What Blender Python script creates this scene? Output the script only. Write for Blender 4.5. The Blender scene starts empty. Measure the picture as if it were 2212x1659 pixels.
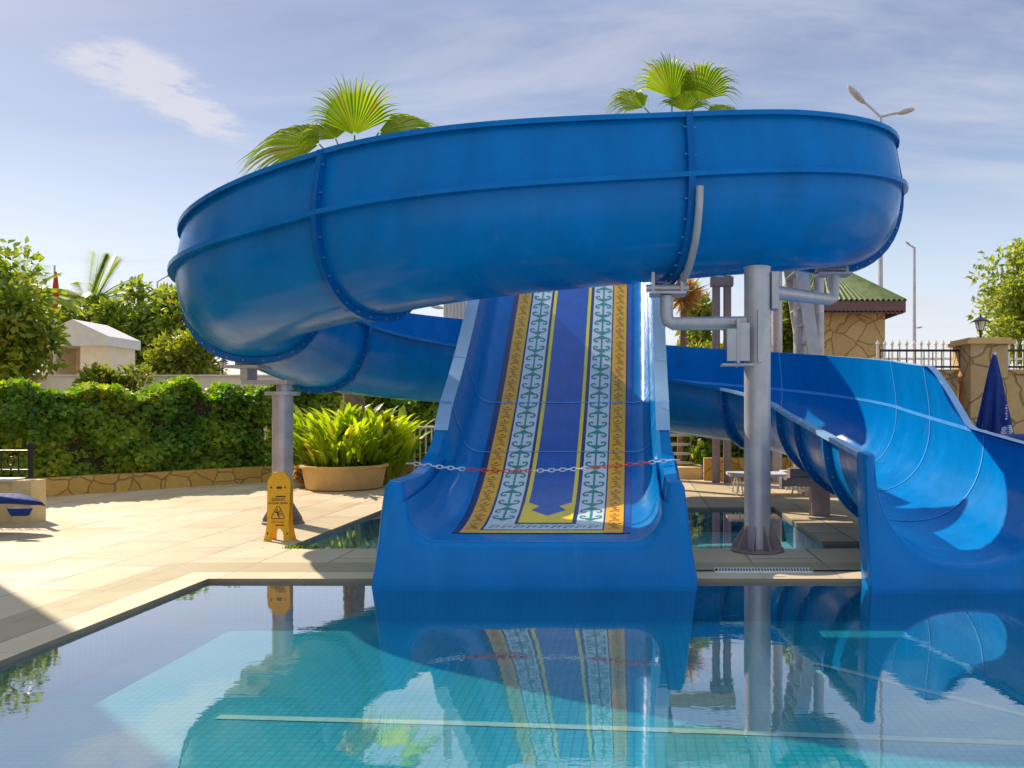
import bpy, math, random
import numpy as np
from mathutils import Vector, Matrix, noise
R = math.radians
random.seed(7)
S = bpy.context.scene
C = S.collection
F = 1720.0; CX = 1370.0; HY = 885.0; CH = 1.3      # focal (px of a 2212 px frame), principal column, horizon row, eye height
def at(X, Y, d): return Vector(((X-CX)*d/F, d, CH-(Y-HY)*d/F))
def gp(X, Y):
    d = F*CH/(Y-HY); return Vector(((X-CX)*d/F, d, 0))

# ------------------------------------------------------------------ camera, sky, sun, exposure
cam = bpy.data.cameras.new('camera'); co = bpy.data.objects.new('camera', cam); C.objects.link(co)
co.location = (0, 0, CH); co.rotation_euler = (R(90), 0, 0)
cam.sensor_width = 36; cam.lens = 36*F/2212
cam.shift_x = (1106-CX)/2212; cam.shift_y = (HY-829.5)/2212
cam.clip_end = 3000; cam.clip_start = 0.05
S.camera = co
S.render.resolution_x = 1024; S.render.resolution_y = 768
EL = 40; SX, SY = -0.755, 0.656                       # the sun stands to the left and behind the slide
SKYK = 4.0
w = bpy.data.worlds.new('World'); S.world = w; w.use_nodes = True
nt = w.node_tree; nt.nodes.clear(); N = nt.nodes.new; L = nt.links.new
out = N('ShaderNodeOutputWorld'); bg = N('ShaderNodeBackground'); bg.inputs['Strength'].default_value = 0.15
sky = N('ShaderNodeTexSky'); sky.sky_type = 'NISHITA'; sky.sun_disc = False
sky.sun_elevation = R(EL); sky.sun_rotation = math.atan2(SX, SY); sky.dust_density = 1.6; sky.air_density = 1.0; sky.ozone_density = 2.0
def wmath(op, a, b=None, c=None):
    m = N('ShaderNodeMath'); m.operation = op
    for i, v in enumerate((a, b, c)):
        if v is None: continue
        if isinstance(v, (int, float)): m.inputs[i].default_value = v
        else: L(v, m.inputs[i])
    return m.outputs[0]
tc = N('ShaderNodeTexCoord'); sep = N('ShaderNodeSeparateXYZ'); L(tc.outputs['Generated'], sep.inputs[0])
# cloud plane coordinates: direction divided by height
zz = wmath('MAXIMUM', sep.outputs[2], 0.02); zz = wmath('ADD', zz, 0.12)
cx = wmath('DIVIDE', sep.outputs[0], zz); cy = wmath('DIVIDE', sep.outputs[1], zz)
cmb = N('ShaderNodeCombineXYZ'); L(cx, cmb.inputs[0]); L(cy, cmb.inputs[1])
mp = N('ShaderNodeMapping'); mp.inputs['Rotation'].default_value = (0, 0, R(24)); mp.inputs['Scale'].default_value = (0.55, 1.5, 1)
L(cmb.outputs[0], mp.inputs[0])
nz = N('ShaderNodeTexNoise'); nz.inputs['Scale'].default_value = 1.1; nz.inputs['Detail'].default_value = 9; nz.inputs['Roughness'].default_value = 0.6
nz.inputs['Distortion'].default_value = 0.5
L(mp.outputs[0], nz.inputs['Vector'])
def mrange(v, a, b, c=0, d=1):
    m = N('ShaderNodeMapRange'); m.interpolation_type = 'SMOOTHSTEP'
    L(v, m.inputs[0]); m.inputs[1].default_value = a; m.inputs[2].default_value = b; m.inputs[3].default_value = c; m.inputs[4].default_value = d
    return m.outputs[0]
wisps = mrange(nz.outputs[0], 0.42, 0.72, 0, 0.62)
# one brighter cloud patch, up left
def patch(X, Y, sx, sy):
    d = Vector((X-CX, F, HY-Y)).normalized()
    az = math.atan2(d.x, d.y)
    a = wmath('ARCTAN2', sep.outputs[0], sep.outputs[1])
    da = wmath('DIVIDE', wmath('SUBTRACT', a, az), sx)
    dz = wmath('DIVIDE', wmath('SUBTRACT', wmath('SUBTRACT', sep.outputs[2], d.z), wmath('MULTIPLY', wmath('SUBTRACT', a, az), -0.28)), sy)
    r2 = wmath('ADD', wmath('MULTIPLY', da, da), wmath('MULTIPLY', dz, dz))
    return wmath('POWER', 2.718, wmath('MULTIPLY', r2, -1.0))
n2 = N('ShaderNodeTexNoise'); n2.inputs['Scale'].default_value = 8.0; n2.inputs['Detail'].default_value = 8; n2.inputs['Roughness'].default_value = 0.7
m2 = N('ShaderNodeMapping'); m2.inputs['Scale'].default_value = (1, 1, 3.2); m2.inputs['Rotation'].default_value = (0, R(-14), 0); L(tc.outputs['Generated'], m2.inputs[0]); L(m2.outputs[0], n2.inputs['Vector'])
pt = wmath('ADD', wmath('MULTIPLY', patch(375, 205, 0.078, 0.034), 1.15), wmath('MULTIPLY', patch(60, 60, 0.16, 0.03), 0.45))
pt = wmath('ADD', pt, wmath('MULTIPLY', patch(1950, 520, 0.30, 0.05), 0.35))
pt = wmath('ADD', pt, wmath('MULTIPLY', patch(300, 560, 0.16, 0.05), 0.5))
pm = mrange(wmath('MULTIPLY', pt, wmath('ADD', wmath('MULTIPLY', n2.outputs[0], 2.8), -0.75)), 0.26, 0.80, 0, 0.85)
cl = wmath('MINIMUM', wmath('ADD', wisps, pm), 0.85)
cl = wmath('MULTIPLY', cl, mrange(sep.outputs[2], -0.02, 0.05))
mix = N('ShaderNodeMix'); mix.data_type = 'RGBA'; L(cl, mix.inputs['Factor'])
tint = N('ShaderNodeMix'); tint.data_type = 'RGBA'; tint.blend_type = 'MULTIPLY'; tint.inputs['Factor'].default_value = 1.0
L(sky.outputs[0], tint.inputs[6]); tint.inputs[7].default_value = (1.08, 0.95, 1.0, 1)
grad = N('ShaderNodeValToRGB'); L(mrange(sep.outputs[2], -0.02, 0.85), grad.inputs[0])
ge = grad.color_ramp.elements; ge.new(0.5); ge.new(0.5); ge.new(0.5)
for k_, (p_, c_) in enumerate(((0.0, (.92, .92, .90)), (0.10, (.68, .80, .93)), (0.28, (.335, .465, .68)), (0.50, (.23, .315, .52)), (1.0, (.60, .76, 1.0)))):
    ge[k_].position = p_; ge[k_].color = (*c_, 1)
gsc = N('ShaderNodeMix'); gsc.data_type = 'RGBA'; gsc.blend_type = 'MULTIPLY'; gsc.inputs['Factor'].default_value = 1; L(grad.outputs[0], gsc.inputs[6]); gsc.inputs[7].default_value = (SKYK, SKYK, SKYK, 1)
soft = N('ShaderNodeMix'); soft.data_type = 'RGBA'; soft.inputs['Factor'].default_value = 0.90; L(tint.outputs[2], soft.inputs[6]); L(gsc.outputs[2], soft.inputs[7])
L(soft.outputs[2], mix.inputs[6]); mix.inputs[7].default_value = (SKYK*.76, SKYK*.76, SKYK*.84, 1)
L(mix.outputs[2], bg.inputs['Color']); L(bg.outputs[0], out.inputs[0])
sl = bpy.data.lights.new('sun', 'SUN'); so = bpy.data.objects.new('sun', sl); C.objects.link(so)
sl.energy = 3.7; sl.angle = R(0.5); sl.color = (1.0, 0.86, 0.66)
sd = Vector((SX*math.cos(R(EL)), SY*math.cos(R(EL)), math.sin(R(EL))))
so.rotation_euler = sd.to_track_quat('Z', 'Y').to_euler(); so.location = (-12, 12, 14)
S.view_settings.view_transform = 'Standard'; S.view_settings.look = 'None'; S.view_settings.exposure = 0.72; S.view_settings.gamma = 1.0
S.cycles.max_bounces = 10; S.cycles.transparent_max_bounces = 16

# ------------------------------------------------------------------ materials
MATS = {}
class NT:
    def __init__(s, name):
        s.m = bpy.data.materials.new(name); s.m.use_nodes = True; s.t = s.m.node_tree; s.t.nodes.clear()
        s.o = s.n('ShaderNodeOutputMaterial'); MATS[name] = s.m
    def n(s, k, **kw):
        x = s.t.nodes.new(k)
        for a, b in kw.items(): setattr(x, a, b)
        return x
    def l(s, a, b): s.t.links.new(a, b)
    def set(s, node, **kw):
        for k, v in kw.items():
            k = k.replace('_', ' ')
            i = node.inputs[k]
            if hasattr(v, 'is_linked') or isinstance(v, bpy.types.NodeSocket): s.l(v, i)
            else: i.default_value = v
    def coord(s, scale=(1, 1, 1), rot=(0, 0, 0)):
        t = s.n('ShaderNodeTexCoord'); m = s.n('ShaderNodeMapping'); m.inputs['Scale'].default_value = scale; m.inputs['Rotation'].default_value = rot
        s.l(t.outputs['Object'], m.inputs[0]); return m.outputs[0]
    def noise(s, scale, detail=4, rough=0.55, vec=None, dist=0):
        x = s.n('ShaderNodeTexNoise'); x.inputs['Scale'].default_value = scale; x.inputs['Detail'].default_value = detail
        x.inputs['Roughness'].default_value = rough; x.inputs['Distortion'].default_value = dist
        s.l(vec if vec else s.coord(), x.inputs['Vector']); return x.outputs[0]
    def ramp(s, v, *stops):
        r = s.n('ShaderNodeValToRGB'); e = r.color_ramp.elements
        while len(e) < len(stops): e.new(0.5)
        for k, (p, c) in enumerate(stops):
            e[k].position = p; e[k].color = (*c, 1) if len(c) == 3 else c
        s.l(v, r.inputs[0]); return r.outputs[0]
    def mixc(s, f, a, b, blend='MIX'):
        x = s.n('ShaderNodeMix'); x.data_type = 'RGBA'; x.blend_type = blend
        for v, i in ((f, 0), (a, 6), (b, 7)):
            if isinstance(v, bpy.types.NodeSocket): s.l(v, x.inputs[i])
            elif isinstance(v, tuple): x.inputs[i].default_value = (*v, 1) if len(v) == 3 else v
            else: x.inputs[i].default_value = v
        return x.outputs[2]
    def math(s, op, a, b=0.0, c=0.0):
        x = s.n('ShaderNodeMath'); x.operation = op
        for i, v in enumerate((a, b, c)):
            if isinstance(v, bpy.types.NodeSocket): s.l(v, x.inputs[i])
            else: x.inputs[i].default_value = v
        return x.outputs[0]
    def mr(s, v, a, b, c=0.0, d=1.0):
        x = s.n('ShaderNodeMapRange'); s.l(v, x.inputs[0])
        for i, q in enumerate((a, b, c, d)): x.inputs[i+1].default_value = q
        return x.outputs[0]
    def bump(s, h, strength=0.3, dist=0.02):
        b = s.n('ShaderNodeBump'); b.inputs['Strength'].default_value = strength; b.inputs['Distance'].default_value = dist
        s.l(h, b.inputs['Height']); return b.outputs[0]
    def pbr(s, **kw):
        p = s.n('ShaderNodeBsdfPrincipled'); s.set(p, **kw); s.l(p.outputs[0], s.o.inputs[0]); return p

def simple(name, col, rough=0.5, metal=0.0, vary=0.12, nscale=6, bump=0.0, coat=0.0, wear=0.0, wcol=(0.16, 0.30, 0.46)):
    t = NT(name)
    n = t.noise(nscale, 5)
    c = t.mixc(t.mr(n, 0.3, 0.7), tuple(x*(1-vary) for x in col), tuple(min(1, x*(1+vary)) for x in col))
    if wear:
        c = t.mixc(t.mr(t.noise(16, 7, 0.8, t.coord((1, .35, .35))), 0.52, 0.72, 0, wear), c, wcol)
        c = t.mixc(t.mr(t.noise(2.2, 4, 0.6), 0.45, 0.7, 0, wear*.5), c, tuple(x*.7 for x in col))
    kw = dict(Base_Color=c, Roughness=t.mr(t.noise(nscale*3, 4), 0.2, 0.8, rough*0.8, min(1, rough*1.2)), Metallic=metal, Coat_Weight=coat)
    if bump: kw['Normal'] = t.bump(t.noise(nscale*8, 5), bump, 0.01)
    t.pbr(**kw); return t.m

def gelcoat(name, col, dirt=(0.03, 0.30, 0.58)):
    t = NT(name)
    v = t.coord((1, 1, 0.35))
    n = t.noise(3.2, 6, 0.6, v)
    c = t.mixc(t.mr(n, 0.3, 0.75), tuple(x*0.86 for x in col), tuple(x*1.12 for x in col))
    s = t.noise(1.6, 8, 0.7, t.coord((2.2, 2.2, 0.5)), 0.6)
    c = t.mixc(t.mr(s, 0.60, 0.86, 0, 0.22), c, dirt)
    sp = t.noise(70, 3, 0.6)
    c = t.mixc(t.mr(sp, 0.70, 0.76, 0, 0.10), c, (0.10, 0.26, 0.45))
    ls = t.noise(9, 6, 0.75, t.coord((1, 1, 0.07)), 0.3)
    c = t.mixc(t.math('MULTIPLY', t.mr(ls, 0.56, 0.80, 0, 0.30), t.mr(t.noise(1.1, 3), 0.45, 0.6)), c, (0.16, 0.36, 0.55))
    r = t.mr(t.noise(5, 5, 0.6), 0.3, 0.7, 0.14, 0.34)
    b = t.bump(t.noise(1.3, 2), 0.05, 0.06)
    t.pbr(Base_Color=c, Roughness=r, Coat_Weight=0.10, Coat_Roughness=0.06, Normal=b, IOR=1.5, Specular_IOR_Level=0.12)
    return t.m
BLUE = gelcoat('blue_fibreglass', (0.0001, 0.195, 0.55))
BLUE2 = gelcoat('deep_blue_fibreglass', (0.0002, 0.13, 0.42))
RIM = gelcoat('sunlit_pale_blue_rim', (0.30, 0.50, 0.74), (0.5, 0.6, 0.7))  # sunlit gloss of the edges put into a paler base colour
SEAM = simple('pale_blue_sealant', (0.08, 0.36, 0.78), 0.35)
NAVY = simple('navy_vinyl', (0.002, 0.035, 0.15), 0.3)
CARPET = simple('royal_blue_vinyl', (0.0005, 0.09, 0.44), 0.28, vary=0.12, wear=0.12)
ORANGE = simple('orange_vinyl', (0.95, 0.46, 0.012), 0.32, vary=0.08, wear=0.22)
YELLOW = simple('yellow_vinyl', (0.95, 0.68, 0.015), 0.3, vary=0.06, wear=0.22)
WHITEV = simple('white_vinyl', (0.68, 0.74, 0.82), 0.3, vary=0.05, wear=0.22)
GREENV = simple('green_print', (0.015, 0.28, 0.20), 0.35, wear=0.22)
BROWNV = simple('brown_print', (0.42, 0.16, 0.015), 0.4, wear=0.22)
STEEL = simple('galvanised_steel', (0.54, 0.50, 0.51), 0.36, 0.3, 0.14, 5, 0.05, wear=0.35, wcol=(0.28, 0.17, 0.10))
DSTEEL = simple('brown_painted_steel', (0.30, 0.23, 0.23), 0.5, 0.1, 0.15, 5, wear=0.5, wcol=(0.30, 0.13, 0.05))
BOLT = simple('bolt_steel', (0.16, 0.30, 0.48), 0.35, 0.5)
KCREAM = simple('kiosk_cream_boards', (0.85, 0.72, 0.52), 0.6, vary=0.07, bump=0.1)
WHITE = simple('white_paint', (0.74, 0.70, 0.66), 0.55, vary=0.06, bump=0.05)
CREAM = simple('cream_render', (0.76, 0.58, 0.28), 0.8, vary=0.10, nscale=4, bump=0.2)
TERRA = simple('sand_coloured_planter', (0.72, 0.46, 0.17), 0.75, vary=0.12, nscale=5, bump=0.2)
BLACK = simple('black_iron', (0.03, 0.024, 0.022), 0.45, 0.3)
GLASS = simple('frosted_lantern_glass', (0.6, 0.58, 0.5), 0.2)
YSIGN = simple('yellow_plastic', (0.86, 0.45, 0.012), 0.38, vary=0.05)
INK = simple('black_ink', (0.02, 0.02, 0.02), 0.5)
REDF = simple('red_flag_cloth', (0.62, 0.05, 0.02), 0.8)
REDP = simple('red_plastic', (0.65, 0.06, 0.04), 0.4)
WHITEP = simple('white_plastic', (0.75, 0.77, 0.8), 0.35)
BARK = simple('bark', (0.20, 0.13, 0.08), 0.9, vary=0.35, nscale=9, bump=0.6)
PBARK = simple('palm_bark', (0.26, 0.17, 0.10), 0.9, vary=0.35, nscale=14, bump=0.7)
BLUEC = simple('blue_canvas', (0.003, 0.03, 0.20), 0.75, vary=0.2, nscale=9, bump=0.3)
WPRINT = simple('white_print', (0.66, 0.66, 0.72), 0.7)
SOIL = simple('dark_soil', (0.05, 0.035, 0.02), 0.95, vary=0.3, bump=0.5)
DGLASS = simple('dark_window_glass', (0.03, 0.05, 0.07), 0.08)
GROUND = simple('dry_ground', (0.20, 0.17, 0.10), 0.95, vary=0.3, nscale=0.7)
PLASTG = simple('white_grate_plastic', (0.80, 0.77, 0.74), 0.5)
DARKGAP = simple('dark_gap', (0.02, 0.02, 0.02), 0.9)

def foliage(name, a, b, c, trans=0.45, rough=0.5):
    t = NT(name)
    g = t.n('ShaderNodeNewGeometry')
    big = t.noise(1.1, 3)
    f = t.math('ADD', t.math('MULTIPLY', g.outputs['Random Per Island'], 0.45), t.math('MULTIPLY', t.mr(big, 0.32, 0.68), 0.50))
    col = t.ramp(f, (0.12, a), (0.5, b), (0.92, c))
    dry = t.math('GREATER_THAN', t.math('FRACT', t.math('MULTIPLY', g.outputs['Random Per Island'], 37.0)), 0.955)
    col = t.mixc(t.math('MULTIPLY', dry, 0.8), col, (0.26, 0.15, 0.05))
    p = t.n('ShaderNodeBsdfPrincipled'); t.set(p, Base_Color=col, Roughness=rough)
    tr = t.n('ShaderNodeBsdfTranslucent'); t.l(t.mixc(1.0, col, (1.7, 1.7, 0.55), 'MULTIPLY'), tr.inputs['Color'])
    mx = t.n('ShaderNodeMixShader'); mx.inputs[0].default_value = trans
    t.l(p.outputs[0], mx.inputs[1]); t.l(tr.outputs[0], mx.inputs[2]); t.l(mx.outputs[0], t.o.inputs[0])
    return t.m
IVY = foliage('ivy_leaves', (0.05, 0.15, 0.015), (0.18, 0.33, 0.025), (0.50, 0.50, 0.03))
TREEA = foliage('green_tree_leaves', (0.09, 0.15, 0.025), (0.22, 0.30, 0.035), (0.44, 0.44, 0.06))
TREEB = foliage('yellow_green_tree_leaves', (0.10, 0.14, 0.02), (0.24, 0.28, 0.03), (0.42, 0.42, 0.05))
OLIVE = foliage('silvery_olive_leaves', (0.15, 0.21, 0.04), (0.31, 0.37, 0.06), (0.50, 0.52, 0.18))
CANNA = foliage('bright_canna_leaves', (0.14, 0.24, 0.01), (0.34, 0.44, 0.02), (0.58, 0.60, 0.04), 0.5, 0.4)
PALM = foliage('palm_leaves', (0.14, 0.24, 0.015), (0.26, 0.36, 0.02), (0.40, 0.44, 0.05), 0.5, 0.45)
DEADP = foliage('dry_palm_leaves', (0.28, 0.12, 0.04), (0.40, 0.20, 0.07), (0.55, 0.34, 0.14), 0.3)

def stone_clad(name, cols, scale):
    t = NT(name); v = t.coord()
    w0 = t.n('ShaderNodeTexNoise'); w0.inputs['Scale'].default_value = 3; t.l(v, w0.inputs['Vector'])
    vm = t.n('ShaderNodeVectorMath'); vm.operation = 'MULTIPLY_ADD'; t.l(w0.outputs['Color'], vm.inputs[0]); vm.inputs[1].default_value = (0.18,)*3; t.l(v, vm.inputs[2])
    a = t.n('ShaderNodeTexVoronoi'); a.feature = 'DISTANCE_TO_EDGE'; a.inputs['Scale'].default_value = scale; t.l(vm.outputs[0], a.inputs['Vector'])
    b = t.n('ShaderNodeTexVoronoi'); b.inputs['Scale'].default_value = scale; t.l(vm.outputs[0], b.inputs['Vector'])
    sx = t.n('ShaderNodeSeparateColor'); t.l(b.outputs['Color'], sx.inputs[0])
    c = t.ramp(sx.outputs[0], (0.0, cols[0]), (0.5, cols[1]), (1.0, cols[2]))
    c = t.mixc(t.mr(t.noise(14, 5), 0.3, 0.7, 0, 0.45), c, tuple(x*0.55 for x in cols[1]))
    e = t.mr(a.outputs[0], 0.004, 0.04)
    c = t.mixc(t.mr(t.noise(4, 4), 0.35, 0.65, 0, 0.35), c, cols[2])
    c = t.mixc(e, (0.34, 0.22, 0.10), c)
    t.pbr(Base_Color=c, Roughness=0.85, Normal=t.bump(t.math('ADD', e, t.math('MULTIPLY', t.noise(30, 4), 0.3)), 0.7, 0.03))
    return t.m
CLAD = stone_clad('ochre_crazy_stone', ((0.62, 0.36, 0.07), (0.76, 0.48, 0.12), (0.70, 0.34, 0.07)), 3.4)
CLADB = stone_clad('sand_crazy_stone', ((0.62, 0.42, 0.16), (0.70, 0.50, 0.24), (0.60, 0.36, 0.14)), 2.2)

# deck: pale marble slabs with an olive band beside the coping
t = NT('marble_deck')
tcd = t.n('ShaderNodeTexCoord'); sp = t.n('ShaderNodeSeparateXYZ'); t.l(tcd.outputs['Object'], sp.inputs[0])
dx = t.math('SUBTRACT', -3.28, sp.outputs[0]); dy = t.math('SUBTRACT', sp.outputs[1], 6.126)
dd = t.math('MAXIMUM', dx, dy)
br = t.n('ShaderNodeTexBrick'); br.inputs['Scale'].default_value = 1; br.inputs['Brick Width'].default_value = 0.9; br.inputs['Row Height'].default_value = 0.6
br.inputs['Mortar Size'].default_value = 0.011; br.offset = 0.37
br.inputs['Color1'].default_value = (0.68, 0.54, 0.38, 1); br.inputs['Color2'].default_value = (0.50, 0.37, 0.22, 1); br.inputs['Mortar'].default_value = (0.20, 0.14, 0.08, 1)
mpd = t.n('ShaderNodeMapping'); mpd.inputs['Rotation'].default_value = (0, 0, R(90)); mpd.inputs['Location'].default_value = (0.33, 0.2, 0)
t.l(tcd.outputs['Object'], mpd.inputs[0]); t.l(mpd.outputs[0], br.inputs['Vector'])
big = t.noise(0.9, 6, 0.62); vein = t.noise(2.6, 8, 0.7, t.coord((1, 1.8, 1)), 1.4)
c = t.mixc(t.mr(big, 0.35, 0.65, 0, 0.6), br.outputs['Color'], (0.56, 0.46, 0.28))
c = t.mixc(t.mr(vein, 0.56, 0.74, 0, 0.5), c, (0.42, 0.28, 0.14))
band = t.mr(t.math('ABSOLUTE', t.math('SUBTRACT', dd, 0.46)), 0.185, 0.20, 1.0, 0.0)
c = t.mixc(t.math('MULTIPLY', band, 0.8), c, (0.36, 0.30, 0.16))
cop = t.mr(dd, 0.24, 0.25, 1.0, 0.0)
c = t.mixc(t.math('MULTIPLY', cop, 0.6), c, (0.68, 0.56, 0.38))
lin = t.mr(t.math('ABSOLUTE', t.math('SUBTRACT', dd, 0.26)), 0.006, 0.012, 1.0, 0.0)
c = t.mixc(t.math('MULTIPLY', lin, 0.7), c, (0.24, 0.18, 0.10))
st = t.noise(7, 6, 0.7)
c = t.mixc(t.mr(st, 0.60, 0.75, 0, 0.4), c, (0.36, 0.26, 0.15))
wet = t.mr(t.noise(1.4, 3, 0.5), 0.42, 0.60, 0.70, 0.48)
t.pbr(Base_Color=c, Roughness=wet, Normal=t.bump(t.noise(22, 5), 0.12, 0.01))
DECK = t.m

def tile(name, col, grout, s=0.05):
    t = NT(name)
    br = t.n('ShaderNodeTexBrick'); br.offset = 0; br.inputs['Scale'].default_value = 1; br.inputs['Brick Width'].default_value = s; br.inputs['Row Height'].default_value = s
    br.inputs['Mortar Size'].default_value = s*0.09; br.inputs['Color1'].default_value = (*col, 1); br.inputs['Color2'].default_value = (*[x*0.86 for x in col], 1); br.inputs['Mortar'].default_value = (*grout, 1)
    t.l(t.coord(), br.inputs['Vector'])
    c = t.mixc(t.mr(t.noise(1.6, 5), 0.3, 0.7, 0, 0.3), br.outputs['Color'], tuple(x*0.8 for x in col))
    # drifting light pattern of a calm pool is left to the real lamp; only wear here
    t.pbr(Base_Color=c, Roughness=0.35); return t.m
POOLT = tile('teal_pool_tiles', (0.028, 0.40, 0.45), (0.016, 0.24, 0.29), 0.05)
POOLW = tile('blue_pool_wall_tiles', (0.01, 0.14, 0.30), (0.02, 0.2, 0.3))
POOLS = tile('pale_blue_pool_tiles', (0.26, 0.62, 0.74), (0.3, 0.62, 0.7))
STRIPE = simple('cream_lane_tiles', (0.42, 0.55, 0.46), 0.5, vary=0.12, nscale=20)

def water(name, tint, bumpd, refl, pw=3.0):
    t = NT(name)
    v = t.coord((1, 2.2, 1))
    h = t.math('ADD', t.noise(2.2, 2, 0.5, v, 0.4), t.math('MULTIPLY', t.noise(11, 2, 0.5, v, 0.6), 0.22))
    # breezier water close to the edge where one stands
    nb = t.bump(h, 1.0, bumpd)
    g = t.n('ShaderNodeNewGeometry'); dt = t.n('ShaderNodeVectorMath'); dt.operation = 'DOT_PRODUCT'; t.l(g.outputs['Incoming'], dt.inputs[0]); t.l(nb, dt.inputs[1])
    f5 = t.math('POWER', t.math('SUBTRACT', 1.0, t.math('ABSOLUTE', dt.outputs['Value'])), pw)
    frf = t.math('ADD', refl, t.math('MULTIPLY', f5, 1.0-refl))
    gl = t.n('ShaderNodeBsdfGlossy'); gl.inputs['Roughness'].default_value = 0.012; gl.inputs['Color'].default_value = (1, 1, 1, 1); t.l(nb, gl.inputs['Normal'])
    tr = t.n('ShaderNodeBsdfTransparent'); tr.inputs['Color'].default_value = (*tint, 1)
    mx = t.n('ShaderNodeMixShader'); t.l(frf, mx.inputs[0]); t.l(tr.outputs[0], mx.inputs[1]); t.l(gl.outputs[0], mx.inputs[2])
    t.l(mx.outputs[0], t.o.inputs[0]); return t.m
WATER = water('pool_water_surface', (0.80, 0.97, 0.98), 0.0007, 0.09, 2.2)
WATERS = water('small_pool_water_surface', (0.80, 0.97, 0.98), 0.0004, 0.04, 5.0)

# ------------------------------------------------------------------ mesh helpers
class MB:
    def __init__(s): s.v = []; s.f = []; s.m = []
    def add(s, vs, fs, mi=0):
        b = len(s.v); s.v.extend([tuple(v) for v in vs]); s.f.extend([tuple(b+i for i in f) for f in fs]); s.m.extend([mi]*len(fs)); return s
    def box(s, lo, hi, mi=0, rot=0, c=None):
        (x0, y0, z0), (x1, y1, z1) = lo, hi
        vs = [Vector(p) for p in ((x0,y0,z0),(x1,y0,z0),(x1,y1,z0),(x0,y1,z0),(x0,y0,z1),(x1,y0,z1),(x1,y1,z1),(x0,y1,z1))]
        if rot:
            c = Vector(c) if c else (vs[0]+vs[6])/2; M = Matrix.Rotation(rot, 3, 'Z'); vs = [c+M@(v-c) for v in vs]
        return s.add(vs, [(0,3,2,1),(4,5,6,7),(0,1,5,4),(1,2,6,5),(2,3,7,6),(3,0,4,7)], mi)
    def tube(s, pts, r, n=12, mi=0, cap=True, close=False):
        pts = [Vector(p) for p in pts]; m = len(pts)
        rs = r if isinstance(r, (list, tuple)) else [r]*m
        vs = []; up = None
        for i, p in enumerate(pts):
            a = pts[(i-1) % m] if (i or close) else p; b = pts[(i+1) % m] if (i < m-1 or close) else p
            t = (b-a).normalized()
            if up is None: up = Vector((0,0,1)) if abs(t.z) < .9 else Vector((0,1,0))
            x = (up - t*up.dot(t))
            if x.length < 1e-4: x = t.orthogonal()
            x.normalize(); y = t.cross(x); up = x
            for k in range(n):
                q = 2*math.pi*k/n; vs.append(p+rs[i]*(math.cos(q)*x+math.sin(q)*y))
        fs = []
        for i in range(m if close else m-1):
            j = (i+1) % m
            for k in range(n): fs.append((i*n+k, i*n+(k+1) % n, j*n+(k+1) % n, j*n+k))
        if cap and not close: fs.append(tuple(range(n))[::-1]); fs.append(tuple(range((m-1)*n, m*n)))
        return s.add(vs, fs, mi)
    def bar(s, a, b, wd, h, mi=0, up=(0,0,1)):
        a, b = Vector(a), Vector(b); t = (b-a).normalized(); u = Vector(up); x = t.cross(u)
        if x.length < 1e-4: x = Vector((1, 0, 0))
        x.normalize(); u = x.cross(t)
        vs = [p+sx*x*wd/2+su*u*h/2 for p in (a, b) for sx, su in ((-1,-1),(1,-1),(1,1),(-1,1))]
        return s.add(vs, [(0,3,2,1),(4,5,6,7),(0,1,5,4),(1,2,6,5),(2,3,7,6),(3,0,4,7)], mi)
    def loft(s, loops, mi=0, cap0=True, cap1=True):
        n = len(loops[0]); vs = [p for l in loops for p in l]; fs = []
        for i in range(len(loops)-1):
            for k in range(n): fs.append((i*n+k, i*n+(k+1) % n, (i+1)*n+(k+1) % n, (i+1)*n+k))
        if cap0: fs.append(tuple(range(n))[::-1])
        if cap1: fs.append(tuple(range((len(loops)-1)*n, len(loops)*n)))
        return s.add(vs, fs, mi)
    def lathe(s, c, prof, n=24, mi=0):
        c = Vector(c); return s.loft([[c+Vector((r*math.cos(2*math.pi*k/n), r*math.sin(2*math.pi*k/n), z)) for k in range(n)] for r, z in prof], mi)
    def build(s, name, mats, parent=None, smooth=35, fix=True):
        me = bpy.data.meshes.new(name); me.from_pydata(s.v, [], s.f)
        if not isinstance(mats, (list, tuple)): mats = [mats]
        for m in mats: me.materials.append(m)
        me.polygons.foreach_set('material_index', s.m)
        if fix:
            import bmesh
            bm = bmesh.new(); bm.from_mesh(me); bmesh.ops.recalc_face_normals(bm, faces=bm.faces[:]); bm.to_mesh(me); bm.free()
        if smooth:
            me.polygons.foreach_set('use_smooth', [True]*len(me.polygons)); me.set_sharp_from_angle(angle=R(smooth))
        me.update()
        o = bpy.data.objects.new(name, me); C.objects.link(o)
        if parent:
            o.parent = parent; o.matrix_parent_inverse = Matrix.Translation(parent.location).inverted() if parent.type == 'EMPTY' else Matrix()
        return o
def tag(o, label, cat, group=None, kind=None):
    if label: o['label'] = label
    if cat: o['category'] = cat
    if group: o['group'] = group
    if kind: o['kind'] = kind
    return o
def thing(name, label, cat, loc=(0,0,0), group=None):
    o = bpy.data.objects.new(name, None); C.objects.link(o); o.location = loc; o.empty_display_size = 0.2
    return tag(o, label, cat, group)
def struct(name, mb, m, **k):
    o = mb.build(name, m, **k); o['kind'] = 'structure'; return o

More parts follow.
